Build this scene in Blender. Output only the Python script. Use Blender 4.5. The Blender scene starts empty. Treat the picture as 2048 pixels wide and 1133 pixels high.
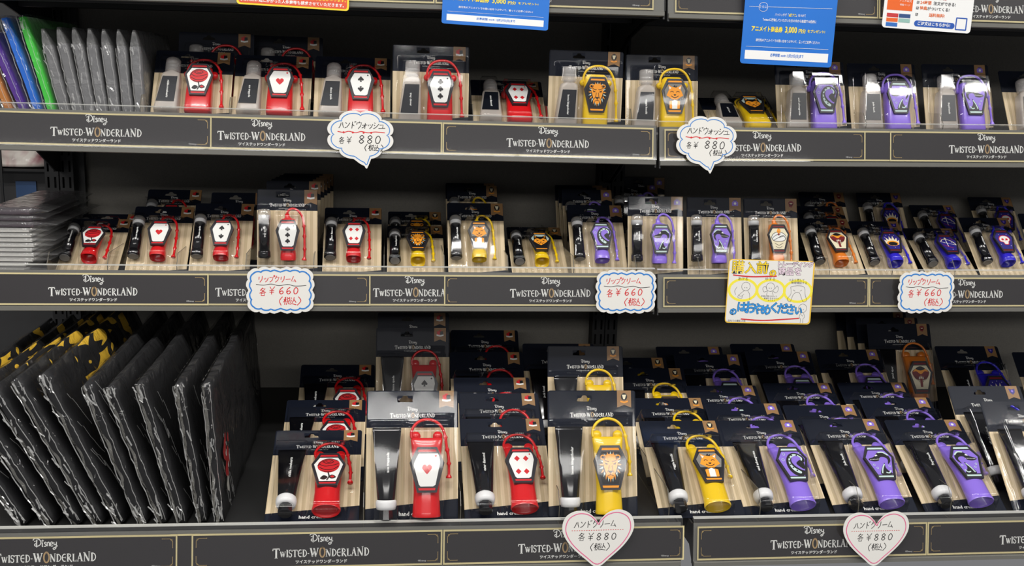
import bpy, bmesh, math, random
from math import sin, cos, tan, pi, radians, atan2, sqrt
from mathutils import Vector, Matrix, noise
random.seed(7)
S = bpy.context.scene
COL = S.collection
# ------------------------------------------------------------------ camera
CZ = 1.45
FPX = 2088.0
PIT, YAW, ROL = .194, .1199, .0285
fw = Vector((sin(YAW)*cos(PIT), cos(YAW)*cos(PIT), -sin(PIT)))
rt0 = Vector((cos(YAW), -sin(YAW), 0)); up0 = rt0.cross(fw)
rt = rt0*cos(ROL) + up0*sin(ROL); up = up0*cos(ROL) - rt0*sin(ROL)
cd = bpy.data.cameras.new('camera'); cam = bpy.data.objects.new('camera', cd); COL.objects.link(cam)
cd.sensor_width = 36; cd.lens = FPX/2048*36; cd.clip_start = .02
M = Matrix((rt, up, -fw)).transposed().to_4x4(); M.translation = (0, 0, CZ)
cam.matrix_world = M
S.camera = cam
# ------------------------------------------------------------------ world, lights, exposure
S.view_settings.view_transform = 'Standard'; S.view_settings.look = 'None'
S.view_settings.exposure = 0.0; S.view_settings.gamma = 1.0; S.view_settings.use_curve_mapping = False
W = bpy.data.worlds.new('store_ambience'); S.world = W; W.use_nodes = True
W.node_tree.nodes['Background'].inputs[0].default_value = (.80, .80, .82, 1)
W.node_tree.nodes['Background'].inputs[1].default_value = .24
S.cycles.transparent_max_bounces = 40
S.cycles.max_bounces = 8
def lamp(x, y, z, sx, sy, power, col=(1, .975, .94)):
    l = bpy.data.lights.new('ceiling_lamp', 'AREA'); l.shape = 'RECTANGLE'; l.size = sx; l.size_y = sy
    l.energy = power; l.color = col
    o = bpy.data.objects.new('ceiling_lamp', l); COL.objects.link(o)
    o.location = (x, y, z)
    return o
LZ = 2.75
for lx in (-2.1, -.15, 1.8):
    lamp(lx, .10, LZ, 1.25, .12, 19)          # rows of tubes above the aisle edge
    lamp(lx, .42, LZ, 1.25, .12, 16)
    lamp(lx, -4.3, LZ, 1.93, 1.2, 78)          # bright panels farther down the shop

# ------------------------------------------------------------------ pixel -> world on a plane at depth Y (relative layout measured from the photograph)
def at(px, py, Y):
    d = fw + rt*((px-1024)/FPX) - up*((py-566.5)/FPX)
    p = d*(Y/d.y)
    return Vector((p.x, p.y, p.z + CZ))
def solve_tilt(px, py, Y0, zd, H):
    best = None
    for i in range(2, 150):
        t = radians(i*.5); P = at(px, py, Y0 + H*sin(t)); e = abs(P.z - (zd + H*cos(t)))
        if best is None or e < best[0] - 1e-5: best = (e, t, P)
    e, t, P = best
    if e > .002:
        t = radians(12); P = at(px, py, Y0 + H*sin(t))
    return t, P
def solve_depth(px, py, t, zd, H, lo, hi):
    best = None
    n = 160
    for i in range(n+1):
        Y0 = lo + (hi-lo)*i/n
        P = at(px, py, Y0 + H*sin(t)); e = abs(P.z - (zd + H*cos(t)))
        if best is None or e < best[0]: best = (e, Y0, P)
    return best[1], best[2]

# ------------------------------------------------------------------ materials
def lin(c): return tuple(((v/255)/12.92 if v/255 <= .04045 else ((v/255+.055)/1.055)**2.4) for v in c)
MATS = {}
def mat(name, rgb, rough=.5, metal=0, coat=0, noisy=0, nscale=60, spec=.5, alpha=1, bump=0, bscale=200, transl=0):
    if name in MATS: return MATS[name]
    m = bpy.data.materials.new(name); m.use_nodes = True; nt = m.node_tree; b = nt.nodes['Principled BSDF']
    c = lin(rgb) + (1,)
    b.inputs['Base Color'].default_value = c
    b.inputs['Roughness'].default_value = rough; b.inputs['Metallic'].default_value = metal
    b.inputs['Coat Weight'].default_value = coat; b.inputs['Coat Roughness'].default_value = .08
    b.inputs['Specular IOR Level'].default_value = spec
    b.inputs['Alpha'].default_value = alpha
    b.inputs['Subsurface Weight'].default_value = 0
    tc = nt.nodes.new('ShaderNodeTexCoord')
    if noisy:
        n = nt.nodes.new('ShaderNodeTexNoise'); n.inputs['Scale'].default_value = nscale; n.inputs['Detail'].default_value = 4
        nt.links.new(tc.outputs['Object'], n.inputs['Vector'])
        mx = nt.nodes.new('ShaderNodeMix'); mx.data_type = 'RGBA'
        mx.inputs[6].default_value = tuple(v*(1-noisy) for v in c[:3]) + (1,)
        mx.inputs[7].default_value = tuple(min(1, v*(1+noisy)) for v in c[:3]) + (1,)
        nt.links.new(n.outputs['Fac'], mx.inputs[0]); nt.links.new(mx.outputs[2], b.inputs['Base Color'])
    if bump:
        n2 = nt.nodes.new('ShaderNodeTexNoise'); n2.inputs['Scale'].default_value = bscale; n2.inputs['Detail'].default_value = 3
        nt.links.new(tc.outputs['Object'], n2.inputs['Vector'])
        bp = nt.nodes.new('ShaderNodeBump'); bp.inputs['Strength'].default_value = bump; bp.inputs['Distance'].default_value = .002
        nt.links.new(n2.outputs['Fac'], bp.inputs['Height']); nt.links.new(bp.outputs[0], b.inputs['Normal'])
    MATS[name] = m
    return m
def film(name, rough=.06, bump=.1, bscale=40, milky=0.0, milkcol=(.9, .9, .9), tint=(.98, .98, .98), ior=1.45, gain=1.0, dist=.002, warp=0):
    """clear plastic: what passes through, a Fresnel reflection and, where milky is set, a diffuse haze"""
    if name in MATS: return MATS[name]
    m = bpy.data.materials.new(name); m.use_nodes = True; nt = m.node_tree; N = nt.nodes; Lk = nt.links
    for n in list(N): N.remove(n)
    out = N.new('ShaderNodeOutputMaterial'); tr = N.new('ShaderNodeBsdfTransparent'); tr.inputs[0].default_value = tint + (1,)
    gl = N.new('ShaderNodeBsdfGlossy'); gl.inputs['Roughness'].default_value = rough
    # Schlick reflectance, the same from either side of the thin sheet
    fr = N.new('ShaderNodeLayerWeight'); fr.inputs['Blend'].default_value = .5; r0 = ((ior-1)/(ior+1))**2*1.6
    pw = N.new('ShaderNodeMath'); pw.operation = 'POWER'; pw.inputs[1].default_value = 5; Lk.new(fr.outputs['Facing'], pw.inputs[0])
    ma = N.new('ShaderNodeMath'); ma.operation = 'MULTIPLY_ADD'; ma.inputs[1].default_value = (1-r0)*.8; ma.inputs[2].default_value = r0; Lk.new(pw.outputs[0], ma.inputs[0])
    mu = N.new('ShaderNodeMath'); mu.operation = 'MULTIPLY'; mu.inputs[1].default_value = gain; mu.use_clamp = True
    Lk.new(ma.outputs[0], mu.inputs[0])
    tc = N.new('ShaderNodeTexCoord'); no = N.new('ShaderNodeTexNoise'); no.inputs['Scale'].default_value = bscale; no.inputs['Detail'].default_value = 4
    no.inputs['Distortion'].default_value = warp
    Lk.new(tc.outputs['Object'], no.inputs['Vector'])
    bp = N.new('ShaderNodeBump'); bp.inputs['Strength'].default_value = bump; bp.inputs['Distance'].default_value = dist
    Lk.new(no.outputs['Fac'], bp.inputs['Height']); Lk.new(bp.outputs[0], gl.inputs['Normal']); Lk.new(bp.outputs[0], fr.inputs['Normal'])
    base = tr.outputs[0]
    if milky:
        df = N.new('ShaderNodeBsdfDiffuse'); df.inputs[0].default_value = milkcol + (1,)
        m0 = N.new('ShaderNodeMixShader'); m0.inputs[0].default_value = milky
        Lk.new(tr.outputs[0], m0.inputs[1]); Lk.new(df.outputs[0], m0.inputs[2]); base = m0.outputs[0]
    mx = N.new('ShaderNodeMixShader'); Lk.new(mu.outputs[0], mx.inputs[0]); Lk.new(base, mx.inputs[1]); Lk.new(gl.outputs[0], mx.inputs[2])
    Lk.new(mx.outputs[0], out.inputs[0]); MATS[name] = m
    return m
def card_material(name, H, head, band):
    m = bpy.data.materials.new(name); m.use_nodes = True; nt = m.node_tree; N = nt.nodes; Lk = nt.links
    b = N['Principled BSDF']; b.inputs['Roughness'].default_value = .45; b.inputs['Specular IOR Level'].default_value = .15
    tc = N.new('ShaderNodeTexCoord'); sp = N.new('ShaderNodeSeparateXYZ'); Lk.new(tc.outputs['Object'], sp.inputs[0])
    def math(op, a, bb=None, v=None):
        n = N.new('ShaderNodeMath'); n.operation = op
        Lk.new(a, n.inputs[0])
        if bb is not None: Lk.new(bb, n.inputs[1])
        if v is not None: n.inputs[1].default_value = v
        return n.outputs[0]
    fr = math('FRACT', math('MULTIPLY', sp.outputs['X'], v=1/.0088)); stripe = math('GREATER_THAN', fr, v=.5)
    fr2 = math('FRACT', math('MULTIPLY', sp.outputs['X'], v=1/.0022)); thin = math('GREATER_THAN', fr2, v=.86)
    thin = math('MULTIPLY', thin, v=.25)
    mix = N.new('ShaderNodeMix'); mix.data_type = 'RGBA'
    mix.inputs[6].default_value = lin((222, 203, 170)) + (1,); mix.inputs[7].default_value = lin((199, 180, 146)) + (1,)
    Lk.new(math('MAXIMUM', stripe, thin), mix.inputs[0])
    hd = math('GREATER_THAN', sp.outputs['Z'], v=H-head)
    slope = math('ADD', math('MULTIPLY', sp.outputs['X'], v=.10), v=band)
    bd = math('LESS_THAN', sp.outputs['Z'], slope)
    dark = math('MAXIMUM', hd, bd)
    no = N.new('ShaderNodeTexNoise'); no.inputs['Scale'].default_value = 35; Lk.new(tc.outputs['Object'], no.inputs['Vector'])
    dk = N.new('ShaderNodeMix'); dk.data_type = 'RGBA'; dk.inputs[6].default_value = lin((16, 20, 31)) + (1,); dk.inputs[7].default_value = lin((24, 29, 42)) + (1,)
    Lk.new(no.outputs['Fac'], dk.inputs[0])
    m2 = N.new('ShaderNodeMix'); m2.data_type = 'RGBA'; Lk.new(dark, m2.inputs[0]); Lk.new(mix.outputs[2], m2.inputs[6]); Lk.new(dk.outputs[2], m2.inputs[7])
    Lk.new(m2.outputs[2], b.inputs['Base Color'])
    MATS[name] = m
    return m
BLK = mat('black_ink', (22, 21, 24), .4)
WHT = mat('white_ink', (236, 236, 232), .5)
GOLD = mat('gold_ink', (190, 158, 112), .4)
RED = mat('red_ink', (205, 30, 38), .45)
ORG = mat('orange_ink', (246, 158, 40), .45)
CREAM = mat('cream_ink', (232, 222, 190), .5)
MINT = mat('mint_ink', (196, 219, 214), .5)
PUR = mat('violet_ink', (140, 112, 214), .4)
GREY = mat('grey_ink', (128, 126, 120), .5)
BRED = mat('dark_red_ink', (120, 25, 32), .45)
YEL = mat('yellow_ink', (244, 206, 40), .5)
NAVY = mat('indigo_ink', (44, 36, 128), .4)
TAN = mat('ribbon_tan', (150, 114, 74), .5)
SIL = {'red': mat('red_silicone', (208, 20, 26), .32, coat=.4), 'yellow': mat('yellow_silicone', (236, 196, 20), .32, coat=.4),
       'purple': mat('violet_silicone', (142, 112, 222), .32, coat=.4), 'orange': mat('orange_silicone', (226, 126, 42), .32, coat=.4),
       'blue': mat('deep_blue_silicone', (48, 40, 200), .32, coat=.4)}
PLATE = mat('charcoal_rubber', (38, 36, 42), .4, coat=.2)
TUBEBLK = mat('glossy_black_plastic', (12, 12, 16), .16, coat=.6)
TUBEWHT = mat('white_plastic', (225, 225, 225), .35)
FROST = mat('frosted_bottle_plastic', (214, 206, 198), .35, alpha=.50, coat=.3)
LABELBLK = mat('black_label', (14, 17, 26), .35)
FILM = film('clear_blister_plastic', rough=.07, bump=.012, bscale=30, milky=.0, gain=1.0)
ACRY = film('clear_acrylic', rough=.03, bump=.02, bscale=4, milky=.008, milkcol=(.8, .8, .78), ior=1.49, gain=1.0)
ACRYE = film('acrylic_edge', rough=.2, bump=.0, milky=.5, milkcol=(.75, .75, .70))
CLEARCAP = film('clear_cap_plastic', rough=.08, bump=0, milky=.11, ior=1.5, gain=3.0)
SLEEVE = film('crumpled_clear_bag', rough=.09, bump=1.0, bscale=17, milky=.0, gain=.75, dist=.016, warp=.7)
SLEEVE2 = film('frosted_bag', rough=.28, bump=.7, bscale=45, milky=.26, milkcol=(.42, .42, .42), gain=1.2, dist=.004, warp=1)
SEAM = film('bag_seam_sheen', rough=.16, bump=1.0, bscale=110, milky=.16, milkcol=(.60, .57, .48), gain=4.0, dist=.006)  # beige haze puts the light reflected by the seam into its colour
METAL = mat('grey_rail_metal', (112, 111, 105), .45, metal=.0, noisy=.05)
DARKMETAL = mat('charcoal_shelf_paint', (38, 38, 38), .5, noisy=.1)
SLOTBLK = mat('black_upright_paint', (14, 14, 15), .55)
PANEL = mat('charcoal_back_panel', (118, 115, 108), .8, noisy=.18, nscale=420, bump=.25, bscale=600)
SIGNBASE = mat('sign_print_black', (32, 27, 30), .4, noisy=.06, nscale=90)
SIGNGOLD = mat('sign_gold_border', (214, 200, 150), .4)
GOLDFOIL = mat('sign_gold_foil', (188, 160, 104), .35, metal=.3)

# ------------------------------------------------------------------ object helpers
def link(o, parent=None):
    COL.objects.link(o)
    if parent is not None: o.parent = parent
    return o
def empty(name, loc=(0, 0, 0), rot=(0, 0, 0)):
    o = bpy.data.objects.new(name, None); o.empty_display_size = .02; o.location = loc; o.rotation_euler = rot
    return link(o)
def tag(o, label, cat, group=None, kind=None):
    o['label'] = label; o['category'] = cat
    if group: o['group'] = group
    if kind: o['kind'] = kind
    return o
def mesh(bm, name, mats, smooth=False):
    me = bpy.data.meshes.new(name); bmesh.ops.recalc_face_normals(bm, faces=bm.faces) if not getattr(bm, 'norecalc', False) and smooth != 'flatfilm' else None
    bm.to_mesh(me); bm.free()
    for m in (mats if isinstance(mats, (list, tuple)) else [mats]): me.materials.append(m)
    if smooth is True:
        for p in me.polygons: p.use_smooth = True
    return me
def obj(name, me, parent=None, loc=None):
    o = bpy.data.objects.new(name, me)
    if loc is not None: o.location = loc
    return link(o, parent)
def box(bm, x0, x1, y0, y1, z0, z1, mi=0):
    v = [bm.verts.new(p) for p in ((x0, y0, z0), (x1, y0, z0), (x1, y1, z0), (x0, y1, z0), (x0, y0, z1), (x1, y0, z1), (x1, y1, z1), (x0, y1, z1))]
    for f in ((0, 3, 2, 1), (4, 5, 6, 7), (0, 1, 5, 4), (1, 2, 6, 5), (2, 3, 7, 6), (3, 0, 4, 7)):
        bm.faces.new([v[i] for i in f]).material_index = mi
    return v
def prism(bm, pts, yb, yf, mi=0):
    """polygon in the XZ plane, from back yb to front yf (front is towards -Y)"""
    a = [bm.verts.new((p[0], yb, p[1])) for p in pts]; b = [bm.verts.new((p[0], yf, p[1])) for p in pts]
    n = len(pts)
    try:
        bm.faces.new(b).material_index = mi; bm.faces.new(a[::-1]).material_index = mi
    except ValueError: pass
    for i in range(n):
        bm.faces.new((a[i], a[(i+1) % n], b[(i+1) % n], b[i])).material_index = mi
def ringprism(bm, outer, inner, yb, yf, mi=0):
    n = len(outer)
    O = [[bm.verts.new((p[0], y, p[1])) for p in outer] for y in (yb, yf)]
    I = [[bm.verts.new((p[0], y, p[1])) for p in inner] for y in (yb, yf)]
    for i in range(n):
        j = (i+1) % n
        for q in ((O[1][i], O[1][j], I[1][j], I[1][i]), (O[0][j], O[0][i], I[0][i], I[0][j]), (O[0][i], O[0][j], O[1][j], O[1][i]), (I[0][j], I[0][i], I[1][i], I[1][j])):
            bm.faces.new(q).material_index = mi
def smooth_pts(pts, closed=True, k=4):
    n = len(pts); out = []
    rng = range(n) if closed else range(n-1)
    for i in rng:
        if closed: p0, p1, p2, p3 = pts[i-1], pts[i], pts[(i+1) % n], pts[(i+2) % n]
        else: p0, p1, p2, p3 = pts[max(i-1, 0)], pts[i], pts[i+1], pts[min(i+2, n-1)]
        for j in range(k):
            t = j/k
            out.append(tuple(.5*((2*b) + (-a+c)*t + (2*a-5*b+4*c-d)*t*t + (-a+3*b-3*c+d)*t**3) for a, b, c, d in zip(p0, p1, p2, p3)))
    if not closed: out.append(tuple(pts[-1]))
    return out
def circ(cx, cy, r, n=16, ry=None, a0=0):
    ry = ry or r
    return [(cx + r*cos(a0 + 2*pi*i/n), cy + ry*sin(a0 + 2*pi*i/n)) for i in range(n)]
def ribbon(bm, pts, w, y, mi=0, closed=False, w2=None):
    """flat stroke of width w along pts in the XZ plane at depth y"""
    n = len(pts); L = []; R = []
    for i, p in enumerate(pts):
        if closed: a, b = pts[i-1], pts[(i+1) % n]
        else: a, b = pts[max(i-1, 0)], pts[min(i+1, n-1)]
        dx, dy = b[0]-a[0], b[1]-a[1]; l = sqrt(dx*dx+dy*dy) or 1e-9
        ww = w if w2 is None else w + (w2-w)*i/(n-1)
        nx, ny = -dy/l*ww/2, dx/l*ww/2
        L.append(bm.verts.new((p[0]+nx, y, p[1]+ny))); R.append(bm.verts.new((p[0]-nx, y, p[1]-ny)))
    for i in range(n if closed else n-1):
        j = (i+1) % n
        bm.faces.new((R[i], R[j], L[j], L[i])).material_index = mi
def tube(bm, pts, rad, n=8, mi=0, cap=True):
    pts = [Vector(p) for p in pts]; rings = []
    up_ = Vector((0, 1, 0))
    for i, p in enumerate(pts):
        t = (pts[min(i+1, len(pts)-1)] - pts[max(i-1, 0)]).normalized()
        a = t.cross(up_)
        if a.length < .1: a = t.cross(Vector((1, 0, 0)))
        a.normalize(); b = t.cross(a).normalized()
        r = rad[i] if isinstance(rad, (list, tuple)) else rad
        rings.append([bm.verts.new(p + a*(r*cos(2*pi*k/n)) + b*(r*sin(2*pi*k/n))) for k in range(n)])
    for i in range(len(rings)-1):
        for k in range(n):
            bm.faces.new((rings[i][k], rings[i][(k+1) % n], rings[i+1][(k+1) % n], rings[i+1][k])).material_index = mi
    if cap:
        bm.faces.new(rings[0][::-1]).material_index = mi; bm.faces.new(rings[-1]).material_index = mi
def loft(bm, secs, n=24, mi=0, capb=True, capt=True, pw=2.0):
    """secs: (z, cx, cy, rx, ry[, power]) superellipse sections"""
    rings = []
    for s in secs:
        z, cx, cy, rx, ry = s[:5]; p = s[5] if len(s) > 5 else pw
        ring = []
        for k in range(n):
            a = 2*pi*(k+.5)/n; c, d = cos(a), sin(a)
            ring.append(bm.verts.new((cx + rx*math.copysign(abs(c)**(2/p), c), cy + ry*math.copysign(abs(d)**(2/p), d), z)))
        rings.append(ring)
    for i in range(len(rings)-1):
        for k in range(n):
            bm.faces.new((rings[i][k], rings[i][(k+1) % n], rings[i+1][(k+1) % n], rings[i+1][k])).material_index = mi
    if capb: bm.faces.new(rings[0][::-1]).material_index = mi
    if capt: bm.faces.new(rings[-1]).material_index = mi
    return rings
_tc = {}
def text_mesh(body, size, m, align='CENTER', bold=0, key=None, res=2, rot=0, sx=1, y=0.0, thick=0):
    """flat lettering standing in the XZ plane, centred on the origin"""
    k = (body, size, m.name, align, bold, res, rot, sx, y, thick)
    if k in _tc: return _tc[k]
    c = bpy.data.curves.new('lettering', 'FONT'); c.body = body; c.size = size; c.align_x = align; c.align_y = 'CENTER'
    c.resolution_u = res; c.offset = bold; c.extrude = thick
    o = bpy.data.objects.new('tmp', c); COL.objects.link(o)
    dg = bpy.context.evaluated_depsgraph_get(); me = bpy.data.meshes.new_from_object(o.evaluated_get(dg))
    bpy.data.objects.remove(o)
    R = Matrix.Rotation(rot, 4, 'Z')
    me.transform(R @ Matrix.Diagonal((sx, 1, 1, 1)))
    me.transform(Matrix(((1, 0, 0, 0), (0, 0, -1, y), (0, 1, 0, 0), (0, 0, 0, 1))))
    me.materials.clear(); me.materials.append(m)
    _tc[k] = me
    return me
def join_meshes(items, mats, name):
    """items: (mesh, dx, dz, material index)"""
    bm = bmesh.new()
    for me, dx, dz, mi in items:
        nb = len(bm.faces); bm.from_mesh(me); bm.faces.ensure_lookup_table(); bm.verts.ensure_lookup_table()
        vs = set()
        for f in bm.faces[nb:]:
            f.material_index = mi; vs.update(f.verts)
        for v in vs: v.co.x += dx; v.co.z += dz
    me = bpy.data.meshes.new(name); bm.to_mesh(me); bm.free()
    for m in mats: me.materials.append(m)
    return me

# ------------------------------------------------------------------ logo lettering drawn stroke by stroke
def glyph_TW(ch):
    T, t = .17, .075
    A = lambda cx, cy, rx, ry, a0, a1, n=12: [(cx+rx*cos(radians(a0+(a1-a0)*i/n)), cy+ry*sin(radians(a0+(a1-a0)*i/n))) for i in range(n+1)]
    G = {
     'T': (.66, [([(0, .93), (.66, .95)], .10), ([(.33, .93), (.33, .02)], T), ([(.18, .02), (.48, .02)], .05), ([(.02, .97), (0, .74)], .08), ([(.64, .99), (.66, .76)], .08)]),
     'W': (.98, [([(.1, .95), (.31, .03)], T), ([(.31, .05), (.5, .80)], t), ([(.46, .92), (.66, .03)], T), ([(.66, .05), (.88, .95)], t), ([(-.02, .96), (.22, .96)], .06), ([(.36, .94), (.54, .94)], .05), ([(.78, .96), (.99, .96)], .06)]),
     'I': (.24, [([(.13, .97), (.13, .02)], T), ([(.0, .98), (.26, .98)], .05), ([(0, .02), (.26, .02)], .05)]),
     'S': (.46, [(A(.24, .74, .17, .23, 30, 270), .11), (A(.22, .26, .19, .25, 90, -150), .12), ([(.39, .98), (.40, .74)], .07), ([(.03, .30), (.03, .02)], .07)]),
     'E': (.54, [(A(.34, .5, .28, .47, 62, 298, 16), .13), ([(.1, .52), (.46, .52)], .08), ([(.46, .64), (.46, .42)], .06)]),
     'D': (.62, [([(.14, .98), (.14, .02)], T), (A(.14, .5, .42, .48, 90, -90, 14), .11), ([(0, .98), (.16, .98)], .05), ([(0, .02), (.16, .02)], .05)]),
     '-': (.24, [([(.02, .42), (.22, .42)], .10)]),
     'N': (.74, [([(.12, .98), (.12, -.02)], t), ([(.1, .98), (.60, .02)], T), ([(.62, 1.08), (.62, .02)], t), ([(-.02, .98), (.2, .98)], .05), ([(.02, .0), (.24, .0)], .05), ([(.52, 1.06), (.74, 1.08)], .05)]),
     'R': (.62, [([(.14, .98), (.14, .02)], T), (A(.14, .74, .34, .24, 90, -90, 10), .10), ([(.22, .5), (.62, -.06)], .14), ([(0, .98), (.16, .98)], .05), ([(0, .02), (.28, .02)], .05)]),
     'L': (.52, [([(.14, .98), (.14, .02)], T), ([(.06, .04), (.48, .04)], .08), ([(.48, .24), (.48, .0)], .07), ([(0, .98), (.28, .98)], .05)]),
     'A': (.66, [([(.33, .98), (.08, .02)], t), ([(.31, 1.02), (.56, .02)], T), ([(.18, .36), (.50, .36)], .06), ([(-.04, .02), (.2, .02)], .05), ([(.42, .02), (.7, .02)], .05)]),
    }
    return G[ch]
def logo_bm(width, y=-.0003, two=True):
    bm = bmesh.new(); x = 0
    seq = [('T', 1.15, -.12), ('W', .66, 0), ('I', .84, 0), ('S', .84, 0), ('T', .84, 0), ('E', .84, 0), ('D', .84, 0), ('-', .9, 0), ('W', 1.05, -.03), ('O', 1, 0),
           ('N', .86, 0), ('D', .86, 0), ('E', .86, 0), ('R', .9, 0), ('L', .86, 0), ('A', .95, 0), ('N', 1.0, 0), ('D', .95, 0)]
    st = []
    for ch, s, dz in seq:
        if ch == 'O':
            st.append(('ring', x+.34)); x += .70; continue
        w, strokes = glyph_TW(ch)
        for pts, th in strokes: st.append((None, [(x+px_*s, dz+py_*s) for px_, py_ in pts], th*max(s, .8)))
        x += w*s + .055
    k = width/x
    for e in st:
        if e[0] == 'ring':
            cx = e[1]; ribbon(bm, [((px_-x/2)*k, pz*k) for px_, pz in circ(cx, .5, .30, 28, .58)], .12*k, y, 1, True)
            ribbon(bm, [((px_-x/2)*k, pz*k) for px_, pz in circ(cx, .5, .21, 28, .47)], .03*k, y, 1, True)
            for q in (-.13, 0, .13): prism(bm, [((cx+q-.05-x/2)*k, 1.06*k), ((cx+q+.05-x/2)*k, 1.06*k), ((cx+q-x/2)*k, (1.26-abs(q)*.5)*k)], y+.00005, y, 1)
            ribbon(bm, [((cx-.17-x/2)*k, 1.04*k), ((cx+.17-x/2)*k, 1.04*k)], .06*k, y, 1)
        else: ribbon(bm, [((a-x/2)*k, b*k) for a, b in e[1]], e[2]*k, y, 0)
    return bm, k
def script_bm(bm, width, cx, cz, y=-.0003, mi=0, th=.075):
    """the small script word above the title"""
    P = [([(.02, .80), (-.03, .72), (.08, .90), (.34, .92), (.62, .80), (.78, .55), (.72, .28), (.50, .12), (.26, .10), (.12, .22), (.20, .36), (.36, .34)], 1.1),
         ([(.36, .78), (.33, .5), (.34, -.02)], 1.4), ([(.08, .60), (.26, .66)], .7),
         ([(.93, .5), (.93, .08), (.99, .06)], 1.2), (circ(.95, .68, .07, 10) + [(1.02, .68)], .7),
         ([(1.32, .46), (1.22, .52), (1.14, .42), (1.24, .30), (1.32, .18), (1.22, .06), (1.10, .10)], 1.1),
         ([(1.42, .5), (1.42, .08)], 1.2), ([(1.42, .38), (1.54, .52), (1.64, .42), (1.64, .08)], 1.1),
         ([(1.76, .28), (1.96, .34), (1.94, .50), (1.82, .52), (1.75, .34), (1.80, .10), (1.94, .08), (2.02, .14)], 1.0),
         ([(2.10, .52), (2.12, .28), (2.24, .22), (2.34, .34)], 1.1), ([(2.36, .54), (2.36, .1), (2.26, -.22), (2.06, -.26), (2.04, -.14), (2.2, -.06), (2.5, .12)], 1.0)]
    k = width/2.55
    for pts, w in P:
        q = smooth_pts(pts, False, 3)
        ribbon(bm, [(cx + (a-1.25)*k, cz + (b-.35)*k) for a, b in q], th*w*k, y, mi)
JP = 'ツイステッドワンダーランド'
def title_mesh(width, gapd, gaps, jw):
    bm, k = logo_bm(width); script_bm(bm, width*.235, 0, width*.180)
    tmp = text_mesh(JP, jw/13*1.0, WHT, res=1, bold=jw*.0006)
    n0 = len(bm.verts); bm.from_mesh(tmp); bm.verts.ensure_lookup_table()
    for v in bm.verts[n0:]: v.co.z -= width*.062; v.co.y = -.0003
    return mesh(bm, 'title', [WHT, GOLD], smooth='flatfilm')

# ------------------------------------------------------------------ handwriting strokes
lp = lambda c: smooth_pts(c, True, 4)
HW = {
 'ハ': [[(.38, .8), (.32, .4), (.08, .05)], [(.6, .85), (.68, .5), (.88, .1)]],
 'ン': [[(.12, .85), (.35, .65)], [(.12, .08), (.5, .22), (.92, .8)]],
 'ド': [[(.3, .95), (.32, .02)], [(.32, .62), (.72, .38)], [(.66, 1.0), (.74, .84)], [(.86, 1.05), (.94, .9)]],
 'ウ': [[(.5, 1), (.5, .86)], [(.15, .82), (.15, .55)], [(.15, .82), (.88, .84), (.76, .35), (.4, -.02)]],
 'ォ': [[(.05, .48), (.9, .55)], [(.58, .8), (.6, .05), (.46, .1)], [(.56, .5), (.35, .25), (.08, .1)]],
 'ッ': [[(.12, .6), (.22, .4)], [(.4, .65), (.48, .45)], [(.88, .68), (.7, .25), (.4, .02)]],
 'シ': [[(.15, .88), (.36, .76)], [(.08, .58), (.3, .46)], [(.1, .05), (.5, .2), (.98, .72)]],
 'ュ': [[(.15, .55), (.75, .58), (.68, .12)], [(-.05, .1), (1.1, .14)]],
 'リ': [[(.2, .85), (.2, .38)], [(.76, .95), (.76, .4), (.42, -.02)]],
 'プ': [[(.05, .72), (.74, .78), (.6, .3), (.22, 0)], circ(.95, .95, .11, 8) + [(1.06, .95)]],
 'ク': [[(.36, .98), (.12, .5)], [(.3, .76), (.84, .78), (.66, .3), (.25, -.02)]],
 'ー': [[(.05, .44), (.95, .5)]],
 'ム': [[(.46, .92), (.14, .16), (.84, .2)], [(.64, .46), (.95, .02)]],
 '各': [[(.42, 1), (.08, .62)], [(.34, .88), (.8, .88), (.44, .5), (.02, .28)], [(.28, .72), (.6, .5), (.98, .4)], [(.3, .3), (.28, 0), (.78, 0), (.8, .32), (.3, .3)]],
 '¥': [[(.12, 1), (.5, .56), (.92, 1.02)], [(.5, .56), (.5, -.04)], [(.12, .5), (.88, .52)], [(.14, .26), (.86, .28)]],
 '8': [lp([(.5, .5), (.2, .74), (.5, .98), (.8, .76), (.5, .5), (.18, .24), (.5, 0), (.84, .24)]) + [(.5, .5)]],
 '0': [lp([(.5, .95), (.16, .6), (.3, .06), (.72, .1), (.86, .6)]) + [(.5, .95)]],
 '6': [smooth_pts([(.7, 1), (.3, .7), (.18, .25), (.5, 0), (.84, .22), (.6, .46), (.22, .28)], False)],
 '(': [smooth_pts([(.75, 1.05), (.35, .5), (.7, -.1)], False)],
 ')': [smooth_pts([(.25, 1.05), (.7, .5), (.2, -.1)], False)],
 '税': [[(.34, 1), (.1, .9)], [(0, .7), (.46, .74)], [(.24, .95), (.22, -.02)], [(.22, .66), (0, .3)], [(.24, .6), (.44, .4)], [(.56, 1), (.64, .84)], [(.92, 1), (.82, .84)],
        [(.58, .8), (.94, .8), (.92, .5), (.6, .5), (.58, .8)], [(.68, .5), (.48, -.02)], [(.82, .5), (.82, .06), (1.04, .1)]],
 '込': [[(.1, .95), (.22, .8)], [(.02, .6), (.26, .62), (.12, .25)], [(0, .04), (.3, .12), (1.05, -.02)], [(.62, .98), (.6, .6), (.4, .25)], [(.62, .66), (.98, .26)]],
}
def write(bm, s, x, z, size, gap, th, y, mi, slant=.12, widths=None):
    for i, ch in enumerate(s):
        if ch == ' ': x += size*.5; continue
        w = (widths or {}).get(ch, .82)
        for k, st in enumerate(HW[ch]):
            ribbon(bm, [(x + (a*w + slant*b)*size + .02*size*sin(i*7+k*3), z + b*size) for a, b in st], th, y, mi)
        x += size*w + gap
    return x

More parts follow.
